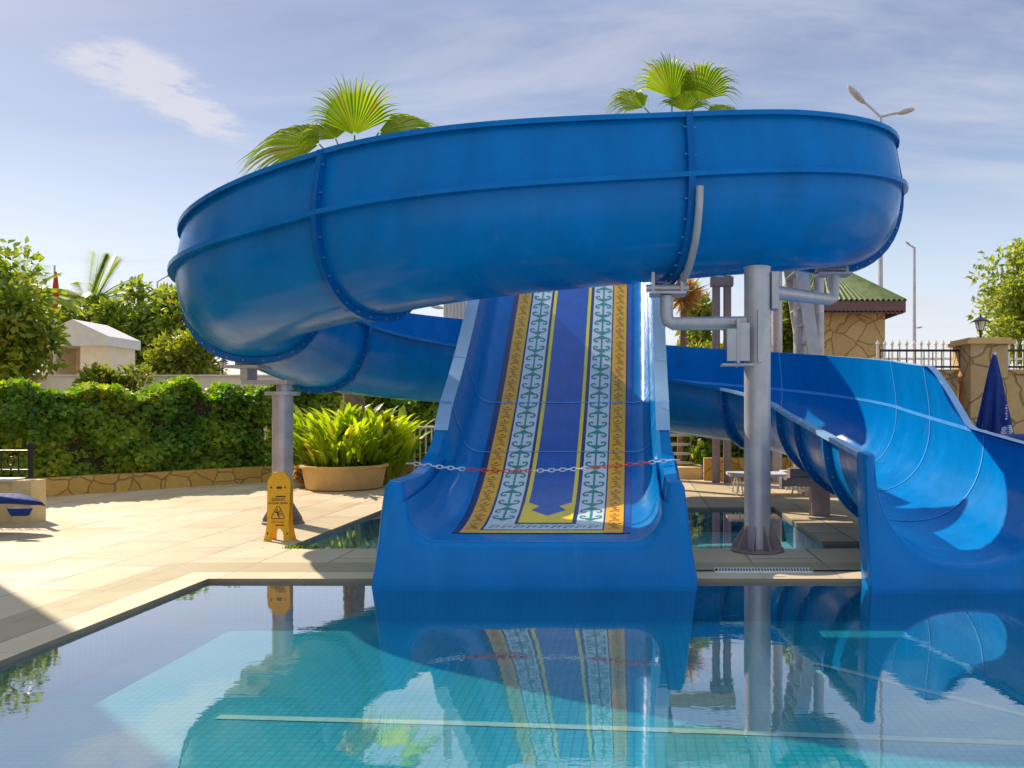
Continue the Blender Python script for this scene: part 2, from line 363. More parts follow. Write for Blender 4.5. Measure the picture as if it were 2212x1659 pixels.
# ------------------------------------------------------------------ setting: deck, ground, pools
XL, Y1, Y2, Y3, XR, Y4 = -3.28, 6.126, 7.45, 10.6, 1.86, 7.87
mb = MB()
def slab(x0, x1, y0, y1, nx=1, ny=1):
    mb.add([(x0,y0,0),(x1,y0,0),(x1,y1,0),(x0,y1,0)], [(0,1,2,3)])
slab(-20, XL, -12, 16); slab(XL, 30, Y1, Y2); slab(XL, 30, Y3, 16); slab(XR, 30, Y4, Y3)
def skirt(a, b, d=0.035): mb.add([(*a,0),(*b,0),(*b,-d),(*a,-d)], [(0,1,2,3)])
for a, b in (((XL,-12),(XL,Y1)),((XL,Y1),(30,Y1)),((XL,Y2),(30,Y2)),((XL,Y2),(XL,Y3)),((XL,Y3),(XR,Y3)),((XR,Y3),(XR,Y4)),((XR,Y4),(30,Y4))): skirt(a, b)
for q in range(4, len(mb.m)): mb.m[q] = 1
struct('pool_deck', mb, [DECK, simple('dark_waterline_tiles', (0.26, 0.19, 0.12), 0.5)], smooth=0, fix=False)
mb = MB()
for x0, x1, y0, y1 in ((-400,400,16,700),(-400,-20,-200,16),(30,400,-200,16)): mb.add([(x0,y0,0),(x1,y0,0),(x1,y1,0),(x0,y1,0)], [(0,1,2,3)])
struct('ground', mb, GROUND, smooth=0, fix=False)
PF = -0.33
mb = MB(); e = 0.012
mb.add([(XL-.1,-12,PF),(30,-12,PF),(30,Y1+.1,PF),(XL-.1,Y1+.1,PF)], [(0,1,2,3)])
mb.add([(XL-e,-12,-.03),(XL-e,Y1+e,-.03),(XL-e,Y1+e,PF),(XL-e,-12,PF)], [(0,1,2,3)], 1)
mb.add([(XL-e,Y1+e,-.03),(30,Y1+e,-.03),(30,Y1+e,PF),(XL-e,Y1+e,PF)], [(0,1,2,3)], 1)
struct('pool_floor', mb, [POOLT, POOLW], smooth=0, fix=False)
mb = MB(); mb.add([(XL-.01,-12,-.028),(30,-12,-.028),(30,Y1+.01,-.028),(XL-.01,Y1+.01,-.028)], [(0,1,2,3)])
struct('pool_water', mb, WATER, smooth=0, fix=False)
mb = MB()
mb.add([(XL-.1,Y2-.1,PF),(30,Y2-.1,PF),(30,Y3+.1,PF),(XL-.1,Y3+.1,PF)], [(0,1,2,3)])
for a, b in (((XL-e,Y2-e),(XL-e,Y3+e)),((XL-e,Y3+e),(XR+e,Y3+e)),((XR+e,Y3+e),(XR+e,Y4+e)),((XR+e,Y4+e),(30,Y4+e)),((XL-e,Y2-e),(30,Y2-e))):
    mb.add([(*a,-.03),(*b,-.03),(*b,PF),(*a,PF)], [(0,1,2,3)], 1)
struct('small_pool_floor', mb, [POOLS, POOLW], smooth=0, fix=False)
mb = MB(); z = -.035
mb.add([(XL-.01,Y2-.01,z),(30,Y2-.01,z),(30,Y4+.01,z),(XL-.01,Y4+.01,z)], [(0,1,2,3)])
mb.add([(XL-.01,Y4+.01,z),(XR+.01,Y4+.01,z),(XR+.01,Y3+.01,z),(XL-.01,Y3+.01,z)], [(0,1,2,3)])
struct('small_pool_water', mb, WATERS, smooth=0, fix=False)
def fl(X, Y, z=PF+.004):
    d = F*(CH-z)/(Y-HY); return Vector(((X-CX)*d/F, d, z))
def strip(pts, wd, name, lab):
    mb = MB(); P = []
    for i, p in enumerate(pts):
        t = (pts[min(i+1, len(pts)-1)]-pts[max(i-1, 0)]).normalized(); n = Vector((-t.y, t.x, 0)); P += [p+n*wd/2, p-n*wd/2]
    mb.add(P, [(2*i, 2*i+1, 2*i+3, 2*i+2) for i in range(len(pts)-1)])
    o = mb.build(name, STRIPE, smooth=0, fix=False); o['kind'] = 'structure'; return o
strip([fl(470,1548), fl(1000,1562), fl(1600,1582), fl(2400,1612)], 0.055, 'pool_floor_stripe', '')
strip([fl(1760,1432), fl(2000,1492), fl(2400,1590)], 0.05, 'pool_floor_stripe', '')

# ------------------------------------------------------------------ the flume (tube slide)
RT, HT, ET = 0.70, 0.80, 0.56
# station: centre x, y, heading (x, y), rim height
ST = [((2.85,12.6),(-.12,-.99),4.28), ((2.55,10.7),(-.18,-.98),4.06), ((2.19,8.85),(-.06,-1),3.69), ((.32,7.73),(-.97,-.24),3.38), ((-2.49,7.64),(-.92,.39),3.026),
      ((-4.25,8.92),(-.16,.985),2.70), ((-4.11,10.39),(.28,.96),2.396), ((-1.9,12.3),(1,0),2.13), ((-.1,12.3),(1,0),1.85), ((1.74,11.54),(.707,-.707),1.60),
      ((2.5,9.7),(0,-1),1.33), ((2.5,8.6),(0,-1),1.21), ((2.5,7.28),(0,-1),1.08), ((2.5,6.06),(0,-1),.962)]
def hermite(p0, p1, t0, t1, u):
    return (2*u**3-3*u*u+1)*p0+(u**3-2*u*u+u)*t0+(-2*u**3+3*u*u)*p1+(u**3-u*u)*t1
P3 = [Vector((a[0], a[1], z)) for a, h, z in ST]
T3 = [Vector((*h, 0)).normalized() for a, h, z in ST]
cum = [0]
for i in range(len(P3)-1): cum.append(cum[-1]+(P3[i+1]-P3[i]).length)
zs = []
for i in range(len(P3)):
    a, b = max(0, i-1), min(len(P3)-1, i+1); zs.append((P3[b].z-P3[a].z)/(cum[b]-cum[a]))
def path(i, u):
    a, b = P3[i], P3[i+1]; Lc = (b-a).length; ang = T3[i].angle(T3[i+1]); k = Lc*(1 if ang < .05 else (ang/2)/math.sin(ang/2))
    t0 = T3[i]*k; t1 = T3[i+1]*k; t0 = t0.copy(); t1 = t1.copy(); t0.z = zs[i]*Lc; t1.z = zs[i+1]*Lc
    p = hermite(a, b, t0, t1, u); q = hermite(a, b, t0, t1, min(1, u+.01)) - hermite(a, b, t0, t1, max(0, u-.01))
    q.z = 0; return p, q.normalized()
def trough(off=0.0, n=22, a0=0.0, a1=math.pi):
    out = []
    for k in range(n+1):
        a = a0+(a1-a0)*k/n; c, s_ = math.cos(a), math.sin(a)
        out.append((RT-(RT+off)*math.copysign(abs(c)**.86, c), -(HT+off)*abs(s_)**.86))
    return out
def section_profile(e):
    t = .016; inn = [(.075, e), (.045, e*.66), (.015, e*.3), (0, .01)]+trough(0)
    lip = [(2*RT+.085, .004), (2*RT+.085, -.035), (2*RT+t, -.035)]
    outb = [p for p in trough(t)[::-1]][1:-1]
    fl_ = [(-t, -.032), (-.085, -.034), (-.085, .010), (-t, .014)]
    ext = [(.015-t, e*.3), (.045-t, e*.66), (.07-t, e-.028), (.02-t, e-.042), (.02-t, e+.004)]
    return inn+lip+outb+fl_+ext
def frame(p, h): return h, Vector((h.y, -h.x, 0))        # heading, inward (right-hand) direction
def sweep_pts(p, n, prof): # s from outer rim to inner rim
    o = p-n*RT; return [o+n*s+Vector((0,0,z)) for s, z in prof]
flume = thing('flume_slide', 'long blue open flume slide looping in front of and behind the steep wide slide', 'water slide', (2.5, 6.5, 0))
smooth01 = lambda t: (lambda q: q*q*(3-2*q))(max(0.0, min(1.0, t)))
ext_at = lambda i, u: (.50 if i < 2 else .50+.06*min(1, u/.6)) if i <= 2 else (ET-.13*smooth01((u-.15)/.85)) if i == 4 else (ET-.13+.13*smooth01(u)) if i == 5 else ET if i < 10 else (ET-(ET-.03)*max(0, min(1, (u-.1)/.75))**1.2 if i == 11 else (ET if i == 10 else .03))
for i in range(len(ST)-1):
    loops = []
    n = max(6, int((P3[i+1]-P3[i]).length/.12))
    for k in range(n+1):
        u = k/n; p, h = path(i, u); _, nn = frame(p, h); loops.append(sweep_pts(p, nn, section_profile(max(.03, ext_at(i, u)))))
    mb = MB().loft(loops)
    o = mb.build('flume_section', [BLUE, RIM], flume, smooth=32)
    if i >= 9:  # lips towards the exit painted paler for the sun on them
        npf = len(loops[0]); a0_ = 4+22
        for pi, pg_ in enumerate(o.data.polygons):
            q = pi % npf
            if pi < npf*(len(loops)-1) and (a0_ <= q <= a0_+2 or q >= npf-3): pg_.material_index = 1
def ring(i, u=0, hoop=False):
    p, h = path(i, u) if i < len(ST)-1 else path(i-1, 1)
    _, nn = frame(p, h); e = max(.03, ext_at(min(i, len(ST)-2), u)); w_ = .028; mb = MB()
    tin = [(.075-.016, e), (.045-.016, e*.66), (.015-.016, e*.3)]+trough(.016)
    tout = [(.075-.08, e), (.045-.08, e*.66), (.015-.085, e*.3)]+trough(.085)
    for pr_i, pr_o, w_ in ((tin, tout, .030),):
        A = [[q-h*w_ for q in sweep_pts(p, nn, pr_i)], [q-h*w_ for q in sweep_pts(p, nn, pr_o)], [q+h*w_ for q in sweep_pts(p, nn, pr_o)], [q+h*w_ for q in sweep_pts(p, nn, pr_i)]]
        m = len(A[0]); vs = [A[r][k] for k in range(m) for r in range(4)]
        fs = [(k*4+r, k*4+(r+1) % 4, (k+1)*4+(r+1) % 4, (k+1)*4+r) for k in range(m-1) for r in range(4)]+[(0,1,2,3),(m*4-4,m*4-1,m*4-2,m*4-3)]
        mb.add(vs, fs, 0)
    # pale sealed seam on the inside
    si = [(.075+.004, e), (.045+.004, e*.66), (.015+.004, e*.3)]+trough(-.005)
    a = [q-h*.012 for q in sweep_pts(p, nn, si)]; b = [q+h*.012 for q in sweep_pts(p, nn, si)]; m = len(a)
    mb.add(a+b, [(k, k+1, m+k+1, m+k) for k in range(m-1)], 1)
    mid = [(.015-.05, e*.3), (.045-.05, e*.75)]+trough(.052, 15)[1:-1]
    for q in sweep_pts(p, nn, mid):
        mb.tube([q-h*.052, q+h*.052], .010, 6, 2)
    return mb.build('joint_flange', [BLUE2, SEAM, BOLT], flume, smooth=40)
for i in (1, 2, 3, 4, 5, 6, 8, 9, 11, 12): ring(i)
ring(10, .0)
# inner line where the outer wall is bolted onto the trough
mb = MB()
pts = []
for i in range(6, len(ST)-1):
    for k in range(10):
        p, h = path(i, k/10); _, nn = frame(p, h); pts.append((sweep_pts(p, nn, [(.006, .022), (.006, -.016)])))
mb.add([q for a in pts for q in a], [(2*k, 2*k+1, 2*k+3, 2*k+2) for k in range(len(pts)-1)])
mb.build('wall_seam', SEAM, flume, fix=False)
# steel hoop under the near joint
p, h = path(3, 0); _, nn = frame(p, h)
hp = sweep_pts(p-h*.06, nn, trough(.12, 16, .10, 1.75))
mb = MB().tube(hp, .034, 10)
mb.tube([hp[1], hp[1]-nn*-.10], .03, 8); mb.tube([hp[12], hp[12]+Vector((0,0,.10))], .03, 8)
mb.build('support_hoop', STEEL, flume)
# exit block of the flume
def exit_loop(y, z, grow, outer_shrink, zb, wb):
    inn = [(s-RT, q+z) for s, q in trough(grow, 26)]
    xo = RT+.085+wb
    o = [(RT+grow+.02, z+.02-outer_shrink), (xo-outer_shrink, z+.015-outer_shrink), (xo+.012-outer_shrink, z-.03), (xo-outer_shrink, (z+zb)/2), (xo-.03-outer_shrink, zb)]
    loop = inn+[(x, q) for x, q in o]+[(-x, q) for x, q in o[::-1]]
    return [Vector((2.5+x, y, q)) for x, q in loop]
lp = []
for y, z, g, sh, zb, wb in ((5.885,.955,.05,.015,-.06,0), (5.905,.955,.018,.003,-.06,0), (5.95,.955,0,0,-.06,0), (6.06,.962,0,0,-.06,0), (6.10,.962,0,0,-.06,0)):
    lp.append(exit_loop(y, z, g, sh, zb, wb))
MB().loft(lp).build('exit_block', BLUE, flume, smooth=40)

# ------------------------------------------------------------------ the wide slide
wide = thing('wide_slide', 'steep wide blue slide with yellow, white and green folk-pattern stripes down its bed', 'water slide', (-.74, 6.0, 0))
FP = [(5.96,.300),(6.1,.312),(6.3,.326),(6.55,.355),(6.8,.412),(7.0,.485),(7.2,.580),(7.4,.695),(7.67,.885),(7.95,1.10),(8.27,1.365),(8.6,1.675),(9.0,2.085),(9.68,2.77),(10.5,3.60),(12.0,5.12)]
fy = np.array([a for a, b in FP]); fz = np.array([b for a, b in FP])
yy = np.linspace(5.96, 10.0, 405); zf_ = np.interp(yy, fy, fz)
ker = np.hanning(21); ker /= ker.sum(); zp = np.pad(zf_, 10, mode='reflect', reflect_type='odd'); zf_ = np.convolve(zp, ker, 'valid')
arc = np.concatenate([[0], np.cumsum(np.hypot(np.diff(yy), np.diff(zf_)))])
def floor_at(y):
    z = float(np.interp(y, yy, zf_)); dz = float(np.interp(min(y+.02, 10.0), yy, zf_)-np.interp(max(y-.02, 5.96), yy, zf_)); dyv = min(y+.02, 10.0)-max(y-.02, 5.96)
    th = math.atan2(dz, dyv); return z, th
V0 = float(np.interp(6.27, yy, arc))
def bed(x, v, off):
    y = float(np.interp(V0+v, arc, yy)); z, th = floor_at(y)
    return Vector((x-.735, y-math.sin(th)*off, z+math.cos(th)*off))
VMAX = float(arc[-1]-V0-.05)
def inner_prof(wd, h, fr=.17, lean=.05):
    # left rim -> floor -> right rim; fr fillet radius
    xf = wd-.22; pts = [(-wd, h)]; pts += [(-wd+lean*.5, h*.66), (-wd+lean, fr+.10)]
    n = 8
    for k in range(n+1):
        a = k/n*math.pi/2; pts.append((-(wd-lean)+(fr)*(1-math.cos(a)), fr*(1-math.sin(a))))
    half = pts; return half+[(-x, z) for x, z in half[::-1]]
HH = [(5.96,.455),(6.3,.43),(6.6,.40),(6.9,.375),(7.1,.40),(7.3,.47),(7.5,.54),(7.67,.577),(12.5,.577)]
WW = [(5.96,1.0),(6.5,1.0),(7.0,.99),(7.4,.96),(7.8,.945),(12.5,.945)]
def interp(tab, y): return float(np.interp(y, [a for a, b in tab], [b for a, b in tab]))
def wide_loop(y, grow=0, drop=0, shrink=0):
    z, th = floor_at(y); h = interp(HH, y); wd = interp(WW, y)+grow; b = max(0, min(1, (7.45-y)/.55)); b = b*b*(3-2*b)
    inn = [(x, a-drop*(1 if abs(x) < wd-.1 else .3)) for x, a in inner_prof(wd, h, fr=.17+.05*b)]
    zb = (-.06 if y < 6.122 else .012)
    ab = zb-z if b > .0 else 0
    def mixp(p, q): return (p[0]*b+q[0]*(1-b), p[1]*b+q[1]*(1-b))
    low = ab if b > .999 else (max(-.6, zb-z))
    xo = [(1.10, h+.01), (1.13, h-.04), (1.155, h*.5), (1.18, 0.0), (1.235, low)]
    xs = [(1.045, h+.008), (1.045, h-.06), (.98, h-.07), (.945, .15), (.78, -.028)]
    oo = [mixp(p, q) for p, q in zip(xo, xs)]
    oo = [(x-shrink, a-(shrink if k < 2 else 0)) for k, (x, a) in enumerate(oo)]
    loop = inn+oo+[(-x, a) for x, a in oo[::-1]]
    cx_ = -.735-.015*b
    return [Vector((cx_+x, y-math.sin(th)*a*(1-b), z+(math.cos(th)*(1-b)+b)*a)) for x, a in loop]
ys = [6.04,6.1,6.12,6.124,6.2,6.3,6.45,6.6,6.7,6.8,6.9,7.0,7.1,7.2,7.3,7.4,7.5,7.6,7.75,7.9,8.1,8.3,8.6,9,9.5,10.0]
lp = [wide_loop(5.965, .05, .06, .018), wide_loop(5.972, .035, .035, .010), wide_loop(5.99, .014, .012, .003), wide_loop(6.015, .004, .003, 0)]
lp += [wide_loop(y) for y in ys]
MB().loft(lp).build('slide_body', BLUE, wide, smooth=38)
# rim, its sunlit sheen painted pale, capping both walls on the straight part
for sgn in (-1, 1):
    A = []
    for y in np.linspace(7.38, 10.0, 18):
        z, th = floor_at(y); h = interp(HH, y)
        prof = [(.93, h+.012), (1.055, h+.016), (1.055, h-.075), (1.045+.002, h-.075), (1.046, h+.009), (.93, h+.009)]
        A.append([Vector((-.735+sgn*x, y-math.sin(th)*a, z+math.cos(th)*a)) for x, a in prof])
    MB().loft(A).build('wall_rim', RIM, wide, smooth=30)
for ysm in (7.67, 8.27, 9.75):
    z, th = floor_at(ysm); h = interp(HH, ysm); pr = inner_prof(interp(WW, ysm), h); pr = [(-1.06, h+.02)]+pr+[(1.06, h+.02)]
    up = Vector((0, -math.sin(th), math.cos(th))); al = Vector((0, math.cos(th), math.sin(th)))
    a = []; b = []; 
    for x, q in pr:
        xx = x*(1-.007) if abs(x) < 1.0 else x
        base = Vector((-.735+xx, ysm, z))+up*(q+(.0125 if q < .5 else .020)); a.append(base-al*.006); b.append(base+al*.006)
    m = len(a); MB().add(a+b, [(k, k+1, m+k+1, m+k) for k in range(m-1)]).build('bed_seam', SEAM, wide, fix=False)
# patterned stripes
def bandmesh(mb, x0, x1, v0, v1, off, mi):
    n = max(2, int((v1-v0)/.08)); vs = []
    for k in range(n+1):
        v = v0+(v1-v0)*k/n; vs += [bed(x0, v, off), bed(x1, v, off)]
    mb.add(vs, [(2*k, 2*k+1, 2*k+3, 2*k+2) for k in range(n)], mi)
def poly(mb, pts, off, mi): mb.add([bed(x, v, off) for x, v in pts], [tuple(range(len(pts)))], mi)
def stroke(mb, pts, wd, off, mi):
    P = []
    for i, p in enumerate(pts):
        a = pts[max(0, i-1)]; b = pts[min(len(pts)-1, i+1)]; tx, ty = b[0]-a[0], b[1]-a[1]; l = math.hypot(tx, ty) or 1; nx, ny = -ty/l*wd/2, tx/l*wd/2
        P += [(p[0]+nx, p[1]+ny), (p[0]-nx, p[1]-ny)]
    mb.add([bed(x, v, off) for x, v in P], [(2*k, 2*k+1, 2*k+3, 2*k+2) for k in range(len(pts)-1)], mi)
mb = MB(); bandmesh(mb, -.705, .705, 0, VMAX, .004, 0); bandmesh(mb, -.705, -.66, 0, VMAX, .0055, 1); bandmesh(mb, .66, .705, 0, VMAX, .0055, 0)
mb.build('blue_vinyl_bed', [CARPET, NAVY], wide, fix=False, smooth=30)
for x0, x1 in ((-.645, -.495), (.492, .645)):
    mb = MB(); bandmesh(mb, x0-.012, x1+.012, 0, VMAX, .0062, 2); bandmesh(mb, x0, x1, 0.0, VMAX, .0078, 0); xc = (x0+x1)/2; v = .12
    while v < VMAX-.2:
        stroke(mb, [(xc-.045, v), (xc-.02, v+.022), (xc, v+.03), (xc+.02, v+.022), (xc+.045, v)], .011, .0098, 1)
        stroke(mb, [(xc+.04, v+.045), (xc+.01, v+.05), (xc-.015, v+.065), (xc+.015, v+.085), (xc-.01, v+.10), (xc-.04, v+.105)], .012, .0098, 1)
        stroke(mb, [(xc-.045, v+.155), (xc-.02, v+.132), (xc, v+.125), (xc+.02, v+.132), (xc+.045, v+.155)], .011, .0098, 1)
        poly(mb, [(xc-.02, v+.165), (xc, v+.155), (xc+.02, v+.165), (xc, v+.185)], .0098, 1)
        v += .215
    mb.build('orange_stripe', [ORANGE, BROWNV, NAVY], wide, fix=False, smooth=30)
for x0, x1 in ((-.475, -.251), (.257, .479)):
    mb = MB(); bandmesh(mb, x0-.017, x1+.017, .26, VMAX, .0062, 2); bandmesh(mb, x0, x1, .10, VMAX, .0078, 0); xc = (x0+x1)/2; v = .50
    while v < VMAX-.2:
        for s_ in (1, -1):
            poly(mb, [(xc, v+s_*.152), (xc-s_*.078, v+s_*.090), (xc+s_*.078, v+s_*.090)][::s_], .0098, 1)
            for q in (1, -1):
                stroke(mb, [(xc+q*.055, v+s_*.105), (xc+q*.080, v+s_*.085), (xc+q*.088, v+s_*.060), (xc+q*.076, v+s_*.040), (xc+q*.055, v+s_*.042), (xc+q*.046, v+s_*.058)], .020, .0100, 1)
        stroke(mb, [(xc, v-.11), (xc, v+.11)], .017, .0099, 1)
        v += .306
    mb.build('white_patterned_stripe', [WHITEV, GREENV, NAVY], wide, fix=False, smooth=30)
for x0, x1 in ((-.223, -.187), (.187, .222)):
    mb = MB(); bandmesh(mb, x0-.022, x1+.022, .3, VMAX, .0060, 1); bandmesh(mb, x0, x1, .70, VMAX, .0078, 0); mb.build('thin_yellow_stripe', [YELLOW, NAVY], wide, fix=False, smooth=30)
mb = MB(); bandmesh(mb, -.187, .187, .3, VMAX, .0068, 2)
for q in (1, -1):
    P = [(-.223,.30),(0,.30),(0,.47),(-.15,.585),(-.085,.665),(-.187,.73),(-.223,.73)]
    P2 = [(q*x, v) for x, v in P]; poly(mb, P2 if q == 1 else P2[::-1], .0082, 0)
bandmesh(mb, -.47, .478, .10, .27, .0070, 1); bandmesh(mb, -.495, .492, 0, .075, .0070, 0)
for k in range(9):
    x = -.40+k*.10; stroke(mb, [(x-.035, .15), (x-.01, .20), (x+.02, .17), (x+.04, .22)], .022, .0086, 3); stroke(mb, [(x-.04, .235), (x+.02, .24)], .014, .0086, 3)
mb.build('arrow_end_panel', [YELLOW, WHITEV, CARPET, GREENV], wide, fix=False, smooth=30)

# red and white plastic chain across the mouth of the wide slide
A, B = Vector((-1.90, 6.88, .835)), Vector((.325, 6.88, .865))
ch = thing('barrier_chain', 'red and white plastic chain hung across the foot of the wide slide', 'chain', (-.79, 6.88, .77))
NL = 46
def chp(u): p = A.lerp(B, u); p.z -= .075*4*u*(1-u)*(1-.25*(2*u-1)); return p
for k in range(NL):
    a, b = chp(k/NL), chp((k+1)/NL); t_ = (b-a); l = t_.length; t_.normalize(); c_ = (a+b)/2
    side = Vector((0, 1, 0)) if k % 2 else t_.cross(Vector((0, 1, 0)))
    pts = []
    for j in range(12):
        q = 2*math.pi*j/12; pts.append(c_+t_*math.cos(q)*l*.66+side*math.sin(q)*.0145)
    red = (9 <= k < 21) or (31 <= k < 42)
    MB().tube(pts, .0045, 6, close=True).build('link', REDP if red else WHITEP, ch)
for q, s_ in ((A, -1), (B, 1)): MB().tube([q, q+Vector((s_*.07, 0, .0))], .008, 8).build('hook', STEEL, ch)

# ------------------------------------------------------------------ steel columns carrying the flume
def saddle(mb, p, wd, zt):
    mb.box((p.x-wd/2, p.y-.14, p.z), (p.x+wd/2, p.y+.14, p.z+.022)); mb.box((p.x-wd/2+.02, p.y-.06, p.z+.023), (p.x-wd/2+.05, p.y+.06, zt)); mb.box((p.x+wd/2-.05, p.y-.06, p.z+.023), (p.x+wd/2-.02, p.y+.06, zt))
    mb.tube([(p.x-wd/2-.03, p.y-.02, p.z+.065), (p.x+wd/2+.03, p.y-.02, p.z+.065)], .035, 10)
def gusset_base(mb, x, y, r, n=8):
    mb.lathe((x, y, 0), [(r*1.0, .006), (r*2.0, .006), (r*2.0, .024), (r*1.0, .024)], 28)
    for k in range(n):
        a = 2*math.pi*k/n+.2; d = Vector((math.cos(a), math.sin(a), 0)); q = Vector((-d.y, d.x, 0))*.008; o = Vector((x, y, .024))
        pr = [o+d*r*.95, o+d*r*1.9, o+d*r*1.9+Vector((0,0,.03)), o+d*r*1.0+Vector((0,0,.21))]
        mb.add([p-q for p in pr]+[p+q for p in pr], [(0,1,2,3),(7,6,5,4),(0,4,5,1),(1,5,6,2),(2,6,7,3),(3,7,4,0)])
cx_, cy_ = 1.138, 7.36
col = thing('support_column', 'grey steel column with two side arms and flared foot beside the small pool', 'column', (cx_, cy_, 0))
MB().tube([(cx_, cy_, 0.01), (cx_, cy_, 2.60)], .122, 32).tube([(cx_, cy_, 2.601), (cx_, cy_, 2.615)], .126, 32).build('post', STEEL, col)
mb = MB(); gusset_base(mb, cx_, cy_, .122, 9); mb.build('gusseted_foot', DSTEEL, col)
zl = CH+187*7.36/F; xl = (1440-CX)*7.4/F
mb = MB().tube([(cx_-.10, cy_-.02, zl), (xl+.06, cy_+.06, zl), (xl+.015, cy_+.06, zl+.025), (xl, cy_+.06, zl+.09), (xl, cy_+.06, 2.36)], .062, 16)
saddle(mb, Vector((xl+.01, cy_+.10, 2.37)), .34, 2.58)
mb.build('left_arm', STEEL, col)
mb = MB(); x0 = cx_-.20
mb.box((x0-.012, cy_-.20, zl-.38), (x0+.012, cy_-.02, zl+.02)); mb.box((x0-.10, cy_-.19, zl-.36), (x0-.013, cy_-.15, zl-.07)); mb.box((x0+.013, cy_-.205, zl-.36), (x0+.10, cy_-.185, zl-.02))
mb.box((cx_-.02, cy_-.175, zl-.37), (cx_+.02, cy_-.122, zl+.10))
mb.add([(x0-.10,cy_-.10,zl-.1),(x0-.10,cy_-.08,zl-.1),(x0,cy_-.10,zl-.42),(x0,cy_-.08,zl-.42),(x0,cy_-.10,zl-.1),(x0,cy_-.08,zl-.1)],[(0,2,4),(1,5,3),(0,1,3,2),(2,3,5,4),(4,5,1,0)])
mb.box((x0-.14, cy_-.15, zl-.40), (cx_-.05, cy_+.02, zl-.381))
mb.build('bracket_plate', STEEL, col, smooth=20)
zr = CH+248*7.6/F; xr = (1800-CX)*8.85/F
mb = MB().tube([(cx_+.10, cy_+.02, zr+.0), (xr-.07, 8.78, zr+.12), (xr-.015, 8.83, zr+.14), (xr, 8.84, zr+.21), (xr, 8.84, 2.79)], .066, 16)
saddle(mb, Vector((xr, 8.86, 2.79)), .36, 2.98)
mb.box((cx_+.123, cy_-.07, zr-.17), (cx_+.19, cy_+.09, zr+.17))
mb.build('right_arm', STEEL, col)
lx, ly = -4.04, 9.15
col = thing('support_column', 'grey steel column behind the yellow sign, carrying the far left bend', 'column', (lx, ly, 0))
zt = CH+35*ly/F
MB().tube([(lx, ly, .01), (lx, ly, zt-.02)], .112, 28).build('post', STEEL, col)
MB().lathe((lx, ly, 0), [(.19, zt-.02), (.19, zt+.02), (.0005, zt+.02)], 28).build('top_flange', STEEL, col)
mb = MB(); gusset_base(mb, lx, ly, .112, 6); mb.build('gusseted_foot', DSTEEL, col)
mb = MB().tube([(lx+.02, ly, zt+.02), (lx+.02, ly, zt+.10)], .085, 16)
mb.box((lx-.40, ly-.16, zt+.10), (lx+.12, ly+.06, zt+.15)); mb.box((lx-.40, ly-.18, zt+.151), (lx-.32, ly+.06, zt+.28)); mb.box((lx-.50, ly-.32, zt+.281), (lx-.14, ly+.02, zt+.31))
mb.tube([(lx-.46, ly-.15, zt+.335), (lx-.18, ly-.15, zt+.335)], .03, 10)
mb.build('saddle_bracket', STEEL, col)
px, py = 2.28, 9.8
col = thing('support_post', 'short grey T-post under the far end of the flume exit, beyond the small pool', 'column', (px, py, 0))
MB().box((px-.11, py-.08, .0), (px+.11, py+.08, .42)).build('post', DSTEEL, col, smooth=0)
mb = MB().box((1.82, py-.075, .36), (px-.111, py+.075, .44)); mb.box((1.80, py-.10, .33), (1.819, py+.10, .47))
mb.build('arm', DSTEEL, col, smooth=0)
mb = MB().box((1.86, py-.11, .441), (2.2, py+.11, .47)); mb.box((1.9, py-.09, .471), (2.16, py+.09, .58)); mb.build('saddle', DSTEEL, col, smooth=0)

# ------------------------------------------------------------------ start tower behind
tw = thing('start_tower', 'grey steel start tower with platform behind the slides', 'tower', (1, 13.4, 0))
for x, y, w_ in ((2.82,13.5,.16), (3.15,13.6,.12), (-1.6,13.6,.14), (-.1,13.6,.14), (2.58,14.4,.13), (-3.35,14.3,.10)):
    MB().tube([(x, y, 0), (x, y, 4.9)], w_*.75, 14).build('post', STEEL, tw)
MB().box((-1.8, 10.0, 2.98), (.33, 11.5, 3.06)).build('platform', STEEL, tw, smooth=0); MB().box((-.3, 13.2, 4.45), (3.5, 14.6, 4.53)).build('platform', STEEL, tw, smooth=0)
mb = MB()
for s_ in (0, .9): mb.bar((2.55+.0, 13.0+s_, 4.8), (3.25, 13.0+s_, 0.2), .05, .2)
for k in range(16):
    u = k/16; mb.box((2.55+.7*u-.1, 13.05, 4.7-4.6*u), (2.55+.7*u+.12, 13.85, 4.73-4.6*u))
mb.build('steep_stair', STEEL, tw, smooth=0)
for x in (-1.75, .28):
    MB().tube([(x, 11.45, 0), (x, 11.45, 2.975)], .05, 10).build('post', STEEL, tw)
mb = MB()
for k in range(9): mb.tube([(-3.30+k*.062, 13.9, 1.8), (-3.30+k*.062, 13.9, 4.2)], .013, 6)
mb.box((-3.25, 13.96, 2.0), (-2.9, 14.0, 4.1)); mb.tube([(-3.32, 13.9, 1.8), (-2.78, 13.9, 1.8)], .02, 8)
mb.tube([(-3.32, 13.9, 4.2), (-2.78, 13.9, 4.2)], .02, 8)
mb.build('slatted_screen', WHITE, tw)
pg = thing('pergola_frame', 'brown twin-post pergola frame beyond the flume', 'pergola', (1.55, 14.2, 0))
for x in (1.46, 1.66):
    MB().tube([(x, 14.2, 0), (x, 14.2, 3.95)], .072, 12).build('post', DSTEEL, pg)
MB().box((-.6, 14.08, 3.72), (1.8, 14.32, 3.9)).build('beam', CREAM, pg, smooth=0)
mb = MB(); mb.box((1.36, 14.1, 3.50), (1.76, 14.3, 3.66)); mb.build('bracket', DSTEEL, pg, smooth=0)

